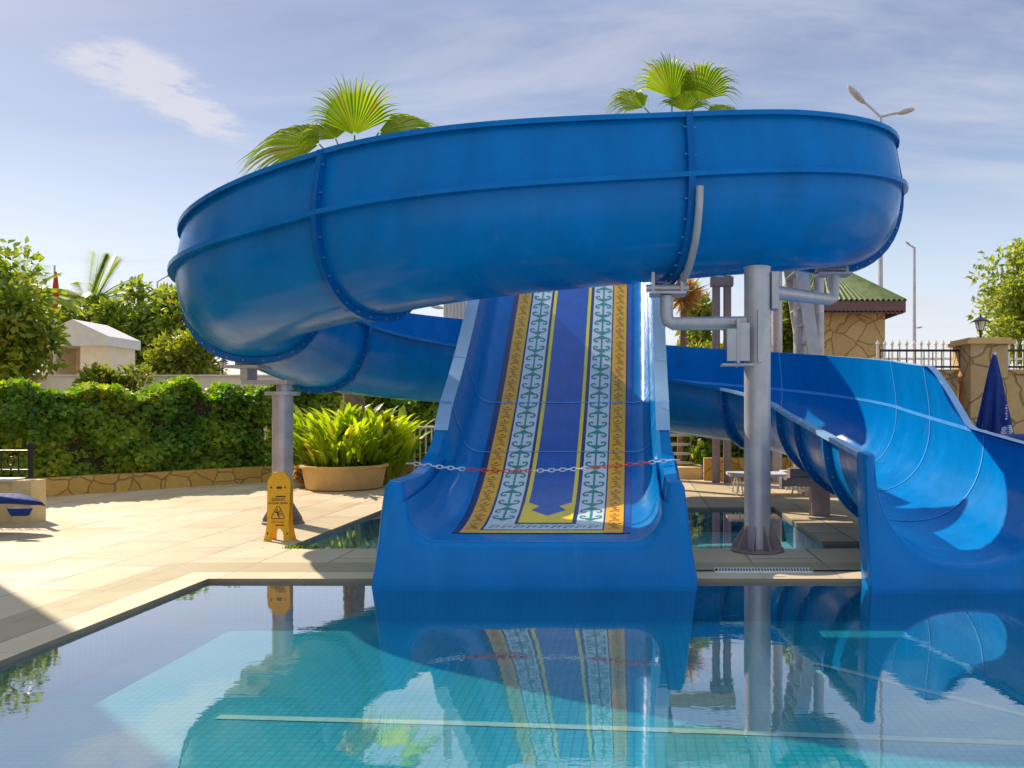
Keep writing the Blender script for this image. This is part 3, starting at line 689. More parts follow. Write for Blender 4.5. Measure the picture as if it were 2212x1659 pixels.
# ------------------------------------------------------------------ leaves and trees
def leaf_mesh(name, mat, P, D, Nn, Ln, Wd, parent=None, fold=0.15):
    # P base points, D leaf direction, Nn approximate normal, arrays
    P, D, Nn = np.asarray(P), np.asarray(D), np.asarray(Nn)
    D = D/np.linalg.norm(D, axis=1, keepdims=True); Sd = np.cross(D, Nn); Sd /= np.linalg.norm(Sd, axis=1, keepdims=True)+1e-9; N2 = np.cross(Sd, D)
    n = len(P); Ln = np.broadcast_to(Ln, n)[:, None]; Wd = np.broadcast_to(Wd, n)[:, None]
    v = np.stack([P, P+D*Ln*.45+Sd*Wd*.5+N2*Ln*fold*.4, P+D*Ln-N2*Ln*fold, P+D*Ln*.45-Sd*Wd*.5+N2*Ln*fold*.4], 1).reshape(-1, 3)
    me = bpy.data.meshes.new(name); me.vertices.add(4*n); me.vertices.foreach_set('co', v.ravel())
    me.loops.add(4*n); me.loops.foreach_set('vertex_index', np.arange(4*n, dtype=np.int32)); me.polygons.add(n)
    me.polygons.foreach_set('loop_start', np.arange(0, 4*n, 4, dtype=np.int32)); me.polygons.foreach_set('loop_total', np.full(n, 4, dtype=np.int32))
    me.materials.append(mat); me.update(calc_edges=True); me.validate()
    o = bpy.data.objects.new(name, me); C.objects.link(o)
    if parent: o.parent = parent; o.matrix_parent_inverse = Matrix.Translation(parent.location).inverted()
    return o
rng = np.random.default_rng(5)
def rand_dirs(n, up=0.0):
    d = rng.normal(size=(n, 3)); d[:, 2] += up; return d/np.linalg.norm(d, axis=1, keepdims=True)
def tree(label, base, height, crown_c, crown_r, mat, nleaf, leaf, group, kind='tree', clumps=26, lobes=1.0, trunk_r=.10, name='broadleaf_tree', cat='tree', csize=.34):
    base = Vector(base); cc = Vector(crown_c); t = thing(name, label, cat, base, group)
    cr = np.array(crown_r)
    cen = rand_dirs(clumps)*(rng.random((clumps, 1))**.45)*cr*.78+np.array(cc)
    mb = MB(); fork = base.lerp(Vector((cc.x, cc.y, cc.z-cr[2]*.6)), 1.0); fork.z = max(fork.z, base.z+.3)
    q = base.lerp(fork, .5)+Vector((.08*random.uniform(-1, 1), .08*random.uniform(-1, 1), 0))
    mb.tube([base, q, fork], [trunk_r*1.25, trunk_r, trunk_r*.8], 9)
    for c_ in cen[::2]:
        c_ = Vector(c_); m_ = fork.lerp(c_, .5)+Vector((random.uniform(-.12, .12), random.uniform(-.12, .12), .1)); mb.tube([fork-Vector((0,0,.05)), m_, c_], [trunk_r*.5, trunk_r*.3, trunk_r*.08], 6)
    mb.build('trunk', BARK, t)
    per = nleaf//clumps; P = []; D = []; NN = []
    for c_ in cen:
        r = cr*csize*rng.uniform(.6, 1.25)
        d = rand_dirs(per); rad = rng.random((per, 1))**.4
        p = c_+d*rad*r; P.append(p); D.append(d*.7+rand_dirs(per)*.8+np.array([0, 0, -.1])); NN.append(rand_dirs(per)*.9+np.array([0, 0, .7]))
    P = np.concatenate(P); sz = leaf*rng.uniform(.6, 1.35, len(P))
    leaf_mesh('crown', mat, P, np.concatenate(D), np.concatenate(NN), sz, sz*.5, t)
    return t
def hedge(name, label, line, depth, h, mat, dens, leaf, z0=.25, bumpy=.16, cat='hedge', thick=True):
    t = thing(name, label, cat, (*line[0], 0)); P = []; D = []; NN = []; core = MB()
    segs = [(Vector((*a, 0)), Vector((*b, 0))) for a, b in zip(line, line[1:])]
    for a, b in segs:
        l = (b-a).length; tt = (b-a).normalized(); nn = Vector((tt.y, -tt.x, 0))   # towards the viewer
        n = int(dens*l*(h-z0+depth))
        u = rng.random(n)*l; face = rng.random(n) < (h-z0)/(h-z0+depth*.9)
        hh = np.array([h+bumpy*1.3*(noise.noise(Vector(((a+tt*x).x*1.3, (a+tt*x).y*1.3, 3)))+.5*noise.noise(Vector(((a+tt*x).x*4, (a+tt*x).y*4, 7)))) for x in u])
        z = np.where(face, z0+(hh-z0)*rng.random(n), hh-rng.random(n)**2*.12); w_ = np.where(face, 0, -rng.random(n)*depth)
        bul = np.array([noise.noise((a+tt*x)*1.7+Vector((0, 0, q*2.1)))*bumpy+.5*bumpy*noise.noise((a+tt*x)*5+Vector((0, 0, q*5))) for x, q in zip(u, z)])
        w_ = w_+np.where(face, bul-rng.random(n)**1.6*.34, 0)
        A = np.array(a); T = np.array(tt); M = np.array(nn)
        P.append(A+T*u[:, None]+M*w_[:, None]+np.array([0, 0, 1.])*z[:, None])
        o_ = np.where(face[:, None], M*.9+np.array([0, 0, -.35]), np.array([0, 0, .6])+M*.2)
        D.append(o_*.55+rand_dirs(n)*.75+np.array([0, 0, -.15])); NN.append(np.where(face[:, None], M+np.array([0, 0, .5]), np.array([0, 0, 1.]))+rand_dirs(n)*.6)
        core.add([a-nn*.18+Vector((0,0,z0)), b-nn*.18+Vector((0,0,z0)), b-nn*.18+Vector((0,0,h-.2)), a-nn*.18+Vector((0,0,h-.2)),
                  a-nn*(depth-.1)+Vector((0,0,z0)), b-nn*(depth-.1)+Vector((0,0,z0)), b-nn*(depth-.1)+Vector((0,0,h-.2)), a-nn*(depth-.1)+Vector((0,0,h-.2))],
                 [(0,1,2,3),(7,6,5,4),(0,4,5,1),(1,5,6,2),(2,6,7,3),(3,7,4,0)])
    P = np.concatenate(P); sz = leaf*rng.uniform(.45, 1.5, len(P))
    leaf_mesh('foliage', mat, P, np.concatenate(D), np.concatenate(NN), sz, sz*.85, t)
    core.build('light_blocking_core', SOIL, t, smooth=0)  # dark inner block added to stop light passing through the leaves
    return t
WL = [(-13.0, 7.4), (-8.84, 11.9), (-7.6, 13.25), (-6.54, 14.4), (-5.6, 14.95), (-3.6, 15.15)]
def wallmesh(line, t0, zt, zb=0.0):
    mb = MB(); L_ = []
    for i, p in enumerate(line):
        a = Vector(line[max(0, i-1)]); b = Vector(line[min(len(line)-1, i+1)]); t_ = (b-a).normalized(); n = Vector((t_.y, -t_.x)); p = Vector(p)
        L_.append([Vector((*(p), zb)), Vector((*(p-n*t0), zb)), Vector((*(p-n*t0), zt)), Vector((*(p), zt))])
    return mb.loft(L_)
tag(wallmesh(WL, .22, .275).build('stone_planter_wall', CLAD, smooth=20), 'low ochre crazy-stone planter wall below the ivy hedge', 'low wall')
HL = [(x+(-.18 if i < 4 else 0), y+.20) for i, (x, y) in enumerate(WL)]
hedge('ivy_hedge', 'long thick ivy hedge growing behind the low ochre stone wall', HL, 1.0, 1.70, IVY, 2300, .078, .2, bumpy=.30)
mb = MB()
for (a, b) in zip(WL, WL[1:]):
    pass
WR = [(1.28, 14.6), (3.2, 14.55), (9.5, 14.4)]
tag(wallmesh(WR, .25, .41).build('stone_planter_wall', CLAD, smooth=20), 'low ochre stone wall beyond the small pool, right of the white rack', 'low wall')
hedge('shrub_row', 'dark green shrub row behind the low wall beyond the small pool', [(1.1, 15.0), (3.0, 15.0), (4.6, 15.0)], .8, 1.75, IVY, 700, .10, .3)
hedge('shrub_row', 'low green shrubs between the wide slide and the canna plants', [(-5.2, 16.4), (-2.6, 16.4), (-.5, 16.6), (1.3, 16.8)], .8, 1.62, IVY, 600, .10, 0)

G1 = 'trees beyond the ivy hedge'
tree('large dense tree at the left edge, behind the hedge', (-12.6, 15.6, 0), 4.4, (-12.65, 15.6, 2.75), (1.2, 1.0, 1.85), TREEA, 7500, .19, G1, clumps=34, name='broadleaf_tree')
tree('bushy yellow-green tree right of the white kiosk, touching the flume edge', (-17.6, 31.5, 0), 5, (-17.7, 31.5, 3.4), (1.75, 1.4, 2.2), TREEB, 5600, .28, G1, clumps=26)
tree('tall green tree with uneven top behind the white kiosk', (-22.9, 38, 0), 8, (-22.9, 38, 5.2), (3.2, 1.8, 3.1), TREEA, 9000, .34, G1, clumps=34)
tree('small leafy tree between the flag and the kiosk roof', (-27.2, 40, 0), 8, (-27.2, 40, 4.8), (2.6, 1.6, 2.9), TREEB, 6000, .32, G1, clumps=24)
tree('low shrubby tree in front of the kiosk, over the hedge', (-11.1, 16.9, 0), 3, (-11.2, 16.9, 1.75), (1.1, .6, .60), TREEB, 3600, .14, G1, clumps=20, trunk_r=.05)
tree('pale olive tree with feathery crown at the right edge', (10.7, 20.5, 0), 6, (10.6, 20.5, 3.75), (2.5, 1.5, 2.1), OLIVE, 14000, .17, 'trees beyond the right wall', clumps=46, csize=.27)
tree('sparse olive-leaved shrub showing between the column and the wide slide', (1.15, 17.5, 0), 4, (1.25, 17.5, 3.1), (.55, .5, 1.2), OLIVE, 1500, .20, 'plants beyond the flume', clumps=14, name='tall_shrub', cat='shrub', trunk_r=.04)
tree('dark green shrub right of the tall grey column', (3.2, 17.0, 0), 4, (3.25, 17.0, 2.9), (.55, .5, 1.6), TREEA, 2600, .19, 'plants beyond the flume', clumps=18, name='tall_shrub', cat='shrub', trunk_r=.05)
tree('low yellow-green bush behind the flume wall', (1.6, 16.2, 0), 3, (1.75, 16.2, 2.15), (1.1, .5, .60), TREEB, 2600, .17, 'plants beyond the flume', clumps=18, name='bush', cat='shrub', trunk_r=.04)
bd = thing('unseen_shadow_building', 'tall cream building added out of view left of the pool to cast the shadow across the near left corner', 'building', (-12.5, 3, 0))
MB().box((-16, -6, 0), (-9.0, 9.65, 8.2)).build('wall', CREAM, bd, smooth=0)  # unseen block, added to throw the shadow over near deck and pool floor
MB().box((-16.15, -6.15, 8.202), (-8.9, 9.75, 8.36)).build('roof', WHITE, bd, smooth=0)
for fz_ in (1.0, 3.7, 6.2):
    for yw in (-4.2, -1.2, 1.8, 4.8, 7.6):
        wf_ = MB().box((-8.998, yw-.6, fz_), (-8.95, yw+.6, fz_+.08)).box((-8.998, yw-.6, fz_+1.32), (-8.95, yw+.6, fz_+1.4)).box((-8.998, yw-.6, fz_+.081), (-8.95, yw-.52, fz_+1.319)).box((-8.998, yw+.52, fz_+.081), (-8.95, yw+.6, fz_+1.319)).build('window', WHITE, bd, smooth=0)
        pn = MB().box((-8.996, yw-.519, fz_+.081), (-8.98, yw+.519, fz_+1.319)).build('pane', DGLASS, wf_, smooth=0)

def fan_leaf(mb, hub, axis, normal, Rr, spread=2.3, nseg=46, droop=.35, mi=0, cup=.0):
    hub, a, nn = Vector(hub), Vector(axis).normalized(), Vector(normal); nn = (nn-a*nn.dot(a)).normalized(); s_ = a.cross(nn)
    for k in range(nseg):
        th = (k+.5)/nseg*2-1; ang = th*spread/2*1.0; dth = spread/nseg/2
        Lk = Rr*(1-.28*abs(th)**1.7)*random.uniform(.93, 1.05); pl = .018*Rr*(1 if k % 2 else -1)
        vs = []
        J = [0.04, .30, .58, .68, .80, .91, 1.0]
        wf = [1, 1, 1, .72, .45, .2, .02]
        fall = random.uniform(.7, 1.4)
        for j, w_ in zip(J, wf):
            r = Lk*j; wdt = math.tan(dth)*r*w_ if j <= .58 else math.tan(dth)*Lk*.58*w_
            dirc = a*math.cos(ang)+s_*math.sin(ang); tan = -a*math.sin(ang)+s_*math.cos(ang)
            sag = Vector((0, 0, -1))*droop*fall*Rr*max(0, (j-.5))**2*2.4; c_ = hub+dirc*r+sag+nn*cup*r*abs(th)
            vs += [c_-tan*wdt, c_+nn*pl*w_*j*2, c_+tan*wdt]
        fs = []
        for q in range(len(J)-1): fs += [(3*q, 3*q+1, 3*q+4, 3*q+3), (3*q+1, 3*q+2, 3*q+5, 3*q+4)]
        mb.add(vs, fs, mi)
def palm(label, base, top, leaves, extra, Rr, group):
    t = thing('fan_palm', label, 'palm tree', base, group); base, top = Vector(base), Vector(top)
    pts = [base.lerp(top, k/14) for k in range(15)]; MB().tube(pts, [.20-.06*k/14+.012*(k % 2) for k in range(15)], 12).build('trunk', PBARK, t)
    for hub, ax, nn, r, dr in leaves:
        mb = MB(); fan_leaf(mb, hub, ax, nn, r, droop=dr); q = top.lerp(Vector(hub), .5)+Vector((0, 0, .12)); mb.tube([top, q, Vector(hub)], [.022, .018, .014], 6); mb.build('frond', PALM, t, fix=False, smooth=0)
    for k in range(extra):
        a = 2*math.pi*k/extra+.3; el = random.uniform(-.5, .35); d = Vector((math.cos(a)*math.cos(el), math.sin(a)*math.cos(el), math.sin(el))); hub = top+d*.75
        mb = MB(); fan_leaf(mb, hub, d, Vector((0, 0, 1)), Rr*.85, nseg=26, droop=.5); mb.tube([top, hub], [.02, .014], 6); mb.build('frond', PALM, t, fix=False, smooth=0)
    mb = MB()
    for k in range(7):
        a = 2*math.pi*k/7; d = Vector((math.cos(a)*.5, math.sin(a)*.5, -1)); fan_leaf(mb, top+d*.25, d, Vector((math.cos(a), math.sin(a), .3)), Rr*.7, 1.2, 12, .1)
    mb.build('dry_frond_skirt', DEADP, t, fix=False, smooth=0)
d = 14.2
palm('tall fan palm rising behind the left part of the upper flume', (-5.0, d, 0), at(765, 420, d),
     [(at(766, 292, d), (-.03, .1, 1), (0, -1, .25), 1.42, .30), (at(690, 312, d), (-1, .1, .12), (.1, -.8, .55), 1.48, .50), (at(818, 286, d), (.95, .1, .20), (-.1, -.8, .6), 1.22, .50),
      (at(790, 330, d), (.1, .6, .5), (0, -.8, .5), .9, .3), (at(725, 300, d), (-.6, .3, .6), (.3, -.8, .4), .85, .6), (at(800, 325, d), (.5, .6, .4), (0, -.8, .5), .9, .3)], 7, 1.1, 'fan palms behind the flume')
d = 15.0
palm('fan palm rising behind the top of the upper flume, right of centre', (.16, d, 0), at(1450, 330, d),
     [(at(1452, 212, d), (-.12, .1, 1), (.15, -1, .2), .98*1.2, .45), (at(1510, 218, d), (.28, .05, 1), (-.2, -1, .25), 1.15, .6), (at(1392, 232, d), (-.75, .1, .55), (.1, -.8, .6), .9, .8),
      (at(1478, 240, d), (.1, .4, .9), (0, -.8, .3), .85, .5), (at(1530, 250, d), (.9, .1, .35), (-.1, -.75, .6), .78, .8)], 6, .8, 'fan palms behind the flume')
dp = thing('dry_yucca', 'orange-brown dry spiky plant showing under the near joint of the upper flume', 'plant', (.95, 15.6, 0)); top_ = at(1478, 640, 15.6)
MB().tube([(.9, 15.6, 0), top_], .07, 9).build('trunk', PBARK, dp)
nn_ = 260; dr_ = rand_dirs(nn_, .35); leaf_mesh('foliage', DEADP, np.array([list(top_)]*nn_), dr_, rand_dirs(nn_), rng.uniform(.35, .62, nn_), .035, dp)
# feather palm beyond the hedge
def feather_palm(label, base, top, L_, n, group):
    t = thing('feather_palm', label, 'palm tree', base, group); base, top = Vector(base), Vector(top)
    MB().tube([base, base.lerp(top, .5), top], [.22, .17, .15], 10).build('trunk', PBARK, t)
    P = []; D = []; NN = []; mb = MB()
    for k in range(n):
        a = 2*math.pi*k/n+random.uniform(-.2, .2); el = random.uniform(.1, 1.35); d = Vector((math.cos(a)*math.cos(el), math.sin(a)*math.cos(el), math.sin(el))); pts = []
        for j in range(9):
            u = j/8; p = top+d*L_*u+Vector((0, 0, -1))*L_*.42*u*u*math.cos(el); pts.append(p)
        mb.tube(pts, [.018*(1-.8*j/8) for j in range(9)], 5)
        for j in range(40):
            u = .12+.86*j/40; x = u*8; i0 = int(x); f = x-i0; p = pts[i0].lerp(pts[min(8, i0+1)], f); tt = (pts[min(8, i0+1)]-pts[i0]).normalized(); sd = tt.cross(Vector((0, 0, 1))).normalized()
            for q in (1, -1): P.append(p); D.append(tt*.7+sd*q+Vector((0, 0, -.25))); NN.append(Vector((0, 0, 1)))
    mb.build('frond_stems', PALM, t)
    leaf_mesh('fronds', PALM, np.array([list(p) for p in P]), np.array([list(p) for p in D]), np.array([list(p) for p in NN]), .42*L_/1.75, .05*L_/1.75, t)
d = 42.0
feather_palm('feather palm with upright fronds behind the red flag', at(205, 860, d).xy.to_3d(), at(200, 655, d), 3.1, 19, 'feather palms beyond the hedge')
feather_palm('feather palm above the large tree at the left edge', at(50, 860, 18).xy.to_3d(), at(52, 640, 18), 1.1, 16, 'feather palms beyond the hedge')

def blade_clump(label, base, n, spread, hgt, group, mat=CANNA):
    t = thing('leafy_plant', label, 'plant', base, group); base = Vector(base); mb = MB()
    for k in range(n):
        a = random.uniform(0, 2*math.pi); r0 = random.random()**.5*spread*.55; tilt = random.uniform(.02, .32)*(.5+r0/spread)
        p0 = base+Vector((math.cos(a)*r0, math.sin(a)*r0, 0)); H = hgt*random.uniform(.55, 1.0); dirh = Vector((math.cos(a), math.sin(a), 0))
        for m in range(5):
            az = a+random.uniform(-1.3, 1.3); dd_ = Vector((math.cos(az), math.sin(az), 0)); z0 = H*(.15+.17*m); b0 = p0+dirh*tilt*z0+Vector((0, 0, z0)); Ln = random.uniform(.32, .52)*hgt; wd = Ln*random.uniform(.085, .13); el = random.uniform(1.0, 1.5)
            vs = []; J = 7; sd = Vector((-dd_.y, dd_.x, 0)); p = b0.copy(); ang = el
            for j in range(J+1):
                u = j/J; w_ = wd*(math.sin(math.pi*min(1, u*.9+.08))**.8)*(1 if u < .98 else .05); up = Vector((0, 0, 1))*math.cos(ang)*w_*.25
                vs += [p-sd*w_/1+up, p, p+sd*w_/1+up]; p = p+(dd_*math.cos(ang)+Vector((0, 0, 1))*math.sin(ang))*Ln/J; ang -= .13
            mb.add(vs, [f for j in range(J) for f in ((3*j, 3*j+1, 3*j+4, 3*j+3), (3*j+1, 3*j+2, 3*j+5, 3*j+4))])
    mb.build('foliage', mat, t, fix=False, smooth=0)
    mb = MB()
    for k in range(14):
        a = random.uniform(0, 6.28); r0 = random.random()*spread*.5; q = base+Vector((math.cos(a)*r0, math.sin(a)*r0, 0)); mb.tube([q, q+Vector((math.cos(a)*.1, math.sin(a)*.1, hgt*.6))], .012, 5)
    mb.build('stems', CANNA, t)
    return t
pl = thing('round_planter', 'round sand-coloured planter in front of the canna plants', 'planter', (-4.80, 13.2, 0))
MB().lathe((-4.80, 13.2, 0), [(.56, 0), (.60, .02), (.66, .34), (.70, .36), (.70, .395), (.63, .395), (.61, .33), (.001, .33)], 36).build('bowl', TERRA, pl)
MB().lathe((-4.80, 13.2, 0), [(.60, .332), (.3, .36), (.001, .37)], 24).build('soil', SOIL, pl)
GC = 'canna plants around the round planter'
blade_clump('bright yellow-green canna plant growing in the round planter', (-4.80, 13.2, .35), 80, .95, .80, GC)
blade_clump('tall bright canna plant left behind the round planter, beside the column', (-5.2, 13.95, 0), 90, .95, 1.22, GC)
blade_clump('tall bright canna plant right behind the round planter, beside the white railing', (-4.6, 14.1, 0), 90, .95, 1.24, GC)
tree('low dry reddish shrub at the end of the stone wall', (-5.5, 13.6, 0), .6, (-5.45, 13.35, .22), (.30, .25, .2), DEADP, 700, .09, 'dry shrubs', clumps=10, name='dry_shrub', cat='shrub', trunk_r=.02)
# weeds in the corner of the small pool
rp = thing('weed_tuft', 'small green weed tuft at the near left corner of the small pool', 'plant', (-3.22, 7.72, 0))
n = 130; P = np.array([-3.14, 7.50, -.01])+rng.normal(size=(n, 3))*np.array([.09, .03, .0]); leaf_mesh('foliage', IVY, P, rand_dirs(n, 1.6), rand_dirs(n), .045, .018, rp)

# ------------------------------------------------------------------ left side objects
pd = thing('rendered_plinth', 'cream rendered plinth with iron railing on top, left edge', 'plinth', (-8.2, 9.5, 0))
MB().box((-10.5, 9.16, 0), (-7.12, 9.31, .475)).build('wall', CREAM, pd, smooth=0)
MB().box((-7.115, 9.11, 0), (-6.90, 9.34, .487)).build('corner_pier', CREAM, pd, smooth=0)
MB().box((-10.5, 9.12, .477), (-7.12, 9.35, .505)).build('coping', WHITE, pd, smooth=0)
ir = thing('iron_railing', 'black wrought-iron railing with scrolls on the cream plinth', 'railing', (-7.2, 9.235, .505))
MB().tube([(-7.0, 9.235, .505), (-7.0, 9.235, .90)], .028, 10).tube([(-7.0, 9.235, .90), (-7.0, 9.235, .94)], [.045, .01], 10).tube([(-7.0, 9.235, .5), (-7.0, 9.235, .53)], [.06, .04], 10).build('post', BLACK, ir)
mb = MB().tube([(-10.4, 9.235, .82), (-7.0, 9.235, .82)], .014, 8).tube([(-10.4, 9.235, .60), (-7.0, 9.235, .60)], .010, 8)
for k in range(16):
    x = -7.14-.2*k; mb.tube([(x, 9.235, .56), (x, 9.235, .82)], .007, 6)
    pts = [(x-.09+.045*math.cos(q*.5), 9.235, .70+.06*math.sin(q*.5)*(1-.03*q)) for q in range(14)]; mb.tube(pts, .006, 5)
    mb.tube([(x-.1, 9.235, .60), (x-.05, 9.235, .68), (x-.13, 9.235, .76)], .006, 5)
mb.build('scroll_panel', BLACK, ir)
# blue lounger tip entering at the left edge
lg = thing('sun_lounger', 'blue cushioned sun lounger reaching in at the left edge', 'sun lounger', (-7.4, 8.4, 0))
mb = MB(); loops = []
tip = at(94, 1089, 8.4)
for k in range(19):
    u = k/18; x = tip.x-1.9*u; hw = .30*min(1, (u*3)**.6+.06); th = .055*min(1, (u*5)**.6+.10); zc = tip.z+.055*math.sin(min(1, u*2.5)*math.pi/2)+.02*math.sin(u*9)
    loops.append([Vector((x+.05*noise.noise(Vector((x*4, q, 0))), 8.4+hw*math.cos(q), zc+th*math.copysign(abs(math.sin(q))**.6, math.sin(q))-.02*math.cos(q)+.012*noise.noise(Vector((x*7, q*2, 1))))) for q in [2*math.pi*j/20 for j in range(20)]])
mb.loft(loops); mb.build('cushion', BLUEC, lg, smooth=60)
mb = MB(); q = at(42, 1110, 8.1)
mb.loft([[Vector((q.x+dx_, 8.08-.02*s_, q.z+.06)), Vector((q.x+dx_+.02, 8.10, q.z+.06)), Vector((q.x+dx_*.6+.01, 8.12, q.z-.02)), Vector((q.x+dx_*.6, 8.08, q.z-.02))] for dx_, s_ in ((-.12, 0), (0, 1), (.12, 0))]); mb.build('tie_flap', BLUEC, lg)
mb = MB()
for x in (-7.25, -8.1):
    for y in (8.2, 8.6): mb.tube([(x, y, 0), (x, y, .30)], .018, 8)
for y in (8.2, 8.6): mb.tube([(-6.95, y, .29), (-8.3, y, .29)], .018, 8)
mb.build('frame', WHITEP, lg)

# yellow wet-floor sign
sx, sy = (605-CX)*7.93/F, 7.93
sg = thing('wet_floor_sign', 'yellow folding wet floor sign standing at the pool corner in front of the column', 'warning sign', (sx, sy, 0))
def sign_face(s_):
    W, H = .118, .678
    outl = [(-.138, 0), (-.062, 0), (-.060, .05), (-.055, .085), (-.038, .112), (-.015, .124), (.015, .124), (.038, .112), (.055, .085), (.060, .05), (.062, 0), (.138, 0), (.122, .06), (.112, .13), (.106, .18), (.110, .30), (.115, .56), (.112, .60), (.095, .632), (.070, .652), (.055, H), (-.055, H), (-.070, .652), (-.095, .632), (-.112, .60), (-.115, .56), (-.110, .30), (-.106, .18), (-.112, .13), (-.122, .06)]
    return outl
lean = math.atan2(.045, .66)
def sp_(x, z, off): return Vector((sx+x, sy-.05+z*math.sin(lean)-off, z*math.cos(lean)+.0))
def sb_(x, z, off): return Vector((sx+x, sy+.05-z*math.sin(lean)+off, z*math.cos(lean)+.0))
for fn, nm in ((sp_, 'front_panel'), (sb_, 'back_panel')):
    o_ = sign_face(1); a = [fn(x, z, .0) for x, z in o_]; b = [fn(x, z, .014) for x, z in o_]
    mb = MB(); n = len(a)
    # body as strips between left and right outline to keep the arch open
    mb.add(a+b, [tuple(range(n))[::-1], tuple(range(n, 2*n))]+[(k, (k+1) % n, n+(k+1) % n, n+k) for k in range(n)])
    mb.build(nm, YSIGN, sg, smooth=30)
MB().tube([(sx-.06, sy-.002, .664), (sx+.06, sy-.002, .664)], .016, 10).build('hinge', YSIGN, sg)
mb = MB()
def sstroke(pts, wd, mi=0):
    global mb
    P = []
    for i, p in enumerate(pts):
        a = pts[max(0, i-1)]; b = pts[min(len(pts)-1, i+1)]; tx, ty = b[0]-a[0], b[1]-a[1]; l = math.hypot(tx, ty) or 1; P += [(p[0]-ty/l*wd/2, p[1]+tx/l*wd/2), (p[0]+ty/l*wd/2, p[1]-tx/l*wd/2)]
    mb.add([sp_(x, z, .0165) for x, z in P], [(2*k, 2*k+1, 2*k+3, 2*k+2) for k in range(len(pts)-1)], mi)
sstroke([(-.055, .222), (.055, .222), (.066, .232), (.008, .345), (-.008, .345), (-.066, .232), (-.055, .222)], .007)
sstroke([(-.012, .300), (-.004, .312)], .012); sstroke([(-.022, .290), (.002, .284), (.022, .296)], .009); sstroke([(-.010, .292), (.000, .265), (.010, .245)], .014); sstroke([(.0, .268), (.024, .272), (.034, .258)], .008); sstroke([(.008, .25), (.014, .230)], .008); sstroke([(-.030, .280), (-.014, .286)], .007)
mb.build('warning_symbol', INK, sg, fix=False, smooth=0); mb = MB()
sstroke([(-.025, .440), (.070, .440)], .012); mb.build('printed_bar', INK, sg, fix=False, smooth=0); mb = MB()
sstroke([(-.02, .158), (.068, .158)], .010); mb.build('printed_bar', INK, sg, fix=False, smooth=0); mb = MB()
sstroke([(-.02, .527), (.03, .527)], .022)
mb.build('printed_bar', INK, sg, fix=False, smooth=0)
for x, z in ((-.075, .53), (.062, .53), (-.098, .075), (.098, .075)):
    mb = MB(); sstroke([(x-.008, z), (x+.008, z)], .016); mb.build('moulded_dimple', INK, sg, fix=False, smooth=0)
def text(body, size, x, z, mat, parent):
    cu = bpy.data.curves.new('lettering', 'FONT'); cu.body = body; cu.size = size; cu.align_x = 'CENTER'; cu.align_y = 'CENTER'; cu.extrude = .0008
    ob = bpy.data.objects.new('lettering', cu); C.objects.link(ob); dg = bpy.context.evaluated_depsgraph_get(); me = bpy.data.meshes.new_from_object(ob.evaluated_get(dg))
    me.materials.clear(); me.materials.append(mat); bpy.data.objects.remove(ob); o = bpy.data.objects.new('lettering', me); C.objects.link(o)
    o.parent = parent; p = sp_(x, z, .017)-Vector(parent.location); o.location = p; o.rotation_euler = (R(90)-lean, 0, 0); return o
text('D\u0130KKAT', .036, 0, .408, INK, sg); text('KAYGAN ZEM\u0130N', .026, 0, .374, INK, sg); text('WET FLOOR', .022, 0, .188, BROWNV, sg)

# white railings
wr = thing('white_railing', 'white metal railing with rounded top beside the canna plants', 'railing', (-3.55, 14.65, 0))
mb = MB(); x0, x1, zt_ = -4.05, -3.3, .98
mb.tube([(x0, 14.65, 0), (x0, 14.65, zt_-.06), (x0+.02, 14.65, zt_-.015), (x0+.06, 14.65, zt_), (x1-.06, 14.65, zt_), (x1-.02, 14.65, zt_-.015), (x1, 14.65, zt_-.06), (x1, 14.65, 0)], .022, 8)
mb.tube([(x0, 14.65, .15), (x1, 14.65, .15)], .015, 6)
for k in range(1, 7): mb.tube([(x0+k*.107, 14.65, .15), (x0+k*.107, 14.65, zt_)], .016, 6)
mb.build('rail_panel', WHITE, wr)
rk = thing('white_rack', 'white slatted tubular rack beyond the small pool, right of the wide slide', 'rack', (1.2, 15.5, 0))
rx = lambda X: (X-CX)*15.5/F
mb = MB(); X0, X1 = rx(1440), rx(1522)
mb.tube([(X1, 15.5, 0), (X1, 15.5, 1.1)], .028, 8); mb.tube([(X0, 15.5, 0), (X0, 15.5, 1.1)], .028, 8)
mb.tube([(X0, 15.45, .12), (X1-.12, 15.45, .12), (X1-.04, 15.45, .17), (X1-.03, 15.45, .3), (X1-.03, 15.45, 1.0)], .022, 8)
for z in (.24, .42, .60, .78, .96): mb.box((X0, 15.44, z), (X1-.03, 15.47, z+.055))
mb.build('slatted_frame', WHITE, rk)
st_ = MB().box((.8, 14.9, 0), (1.27, 15.3, .22)).build('stone_step', CREAM, smooth=0); tag(st_, 'pale stone step in front of the white rack', 'step')
# sunbeds beyond, only their thin white legs and seat show under the flume
for k, (x, y) in enumerate(((2.15, 12.3), (3.05, 12.6))):
    sb = thing('white_sunbed', ['white sunbed behind the short T-post, nearer one', 'white sunbed behind the flume exit, farther one'][k], 'sun lounger', (x, y, 0), 'white sunbeds beyond the small pool')
    for dx_ in (-.55, -.2, .5):
        for dy_ in (-.25, .25): MB().tube([(x+dx_-.05, y+dy_, 0), (x+dx_-.03, y+dy_, .14), (x+dx_, y+dy_, .28), (x+dx_+.03, y+dy_, .14), (x+dx_+.05, y+dy_, 0)], .014, 6).build('leg', WHITEP, sb)
    MB().box((x-.7, y-.3, .285), (x+.7, y+.3, .325)).build('bed', WHITEP, sb)

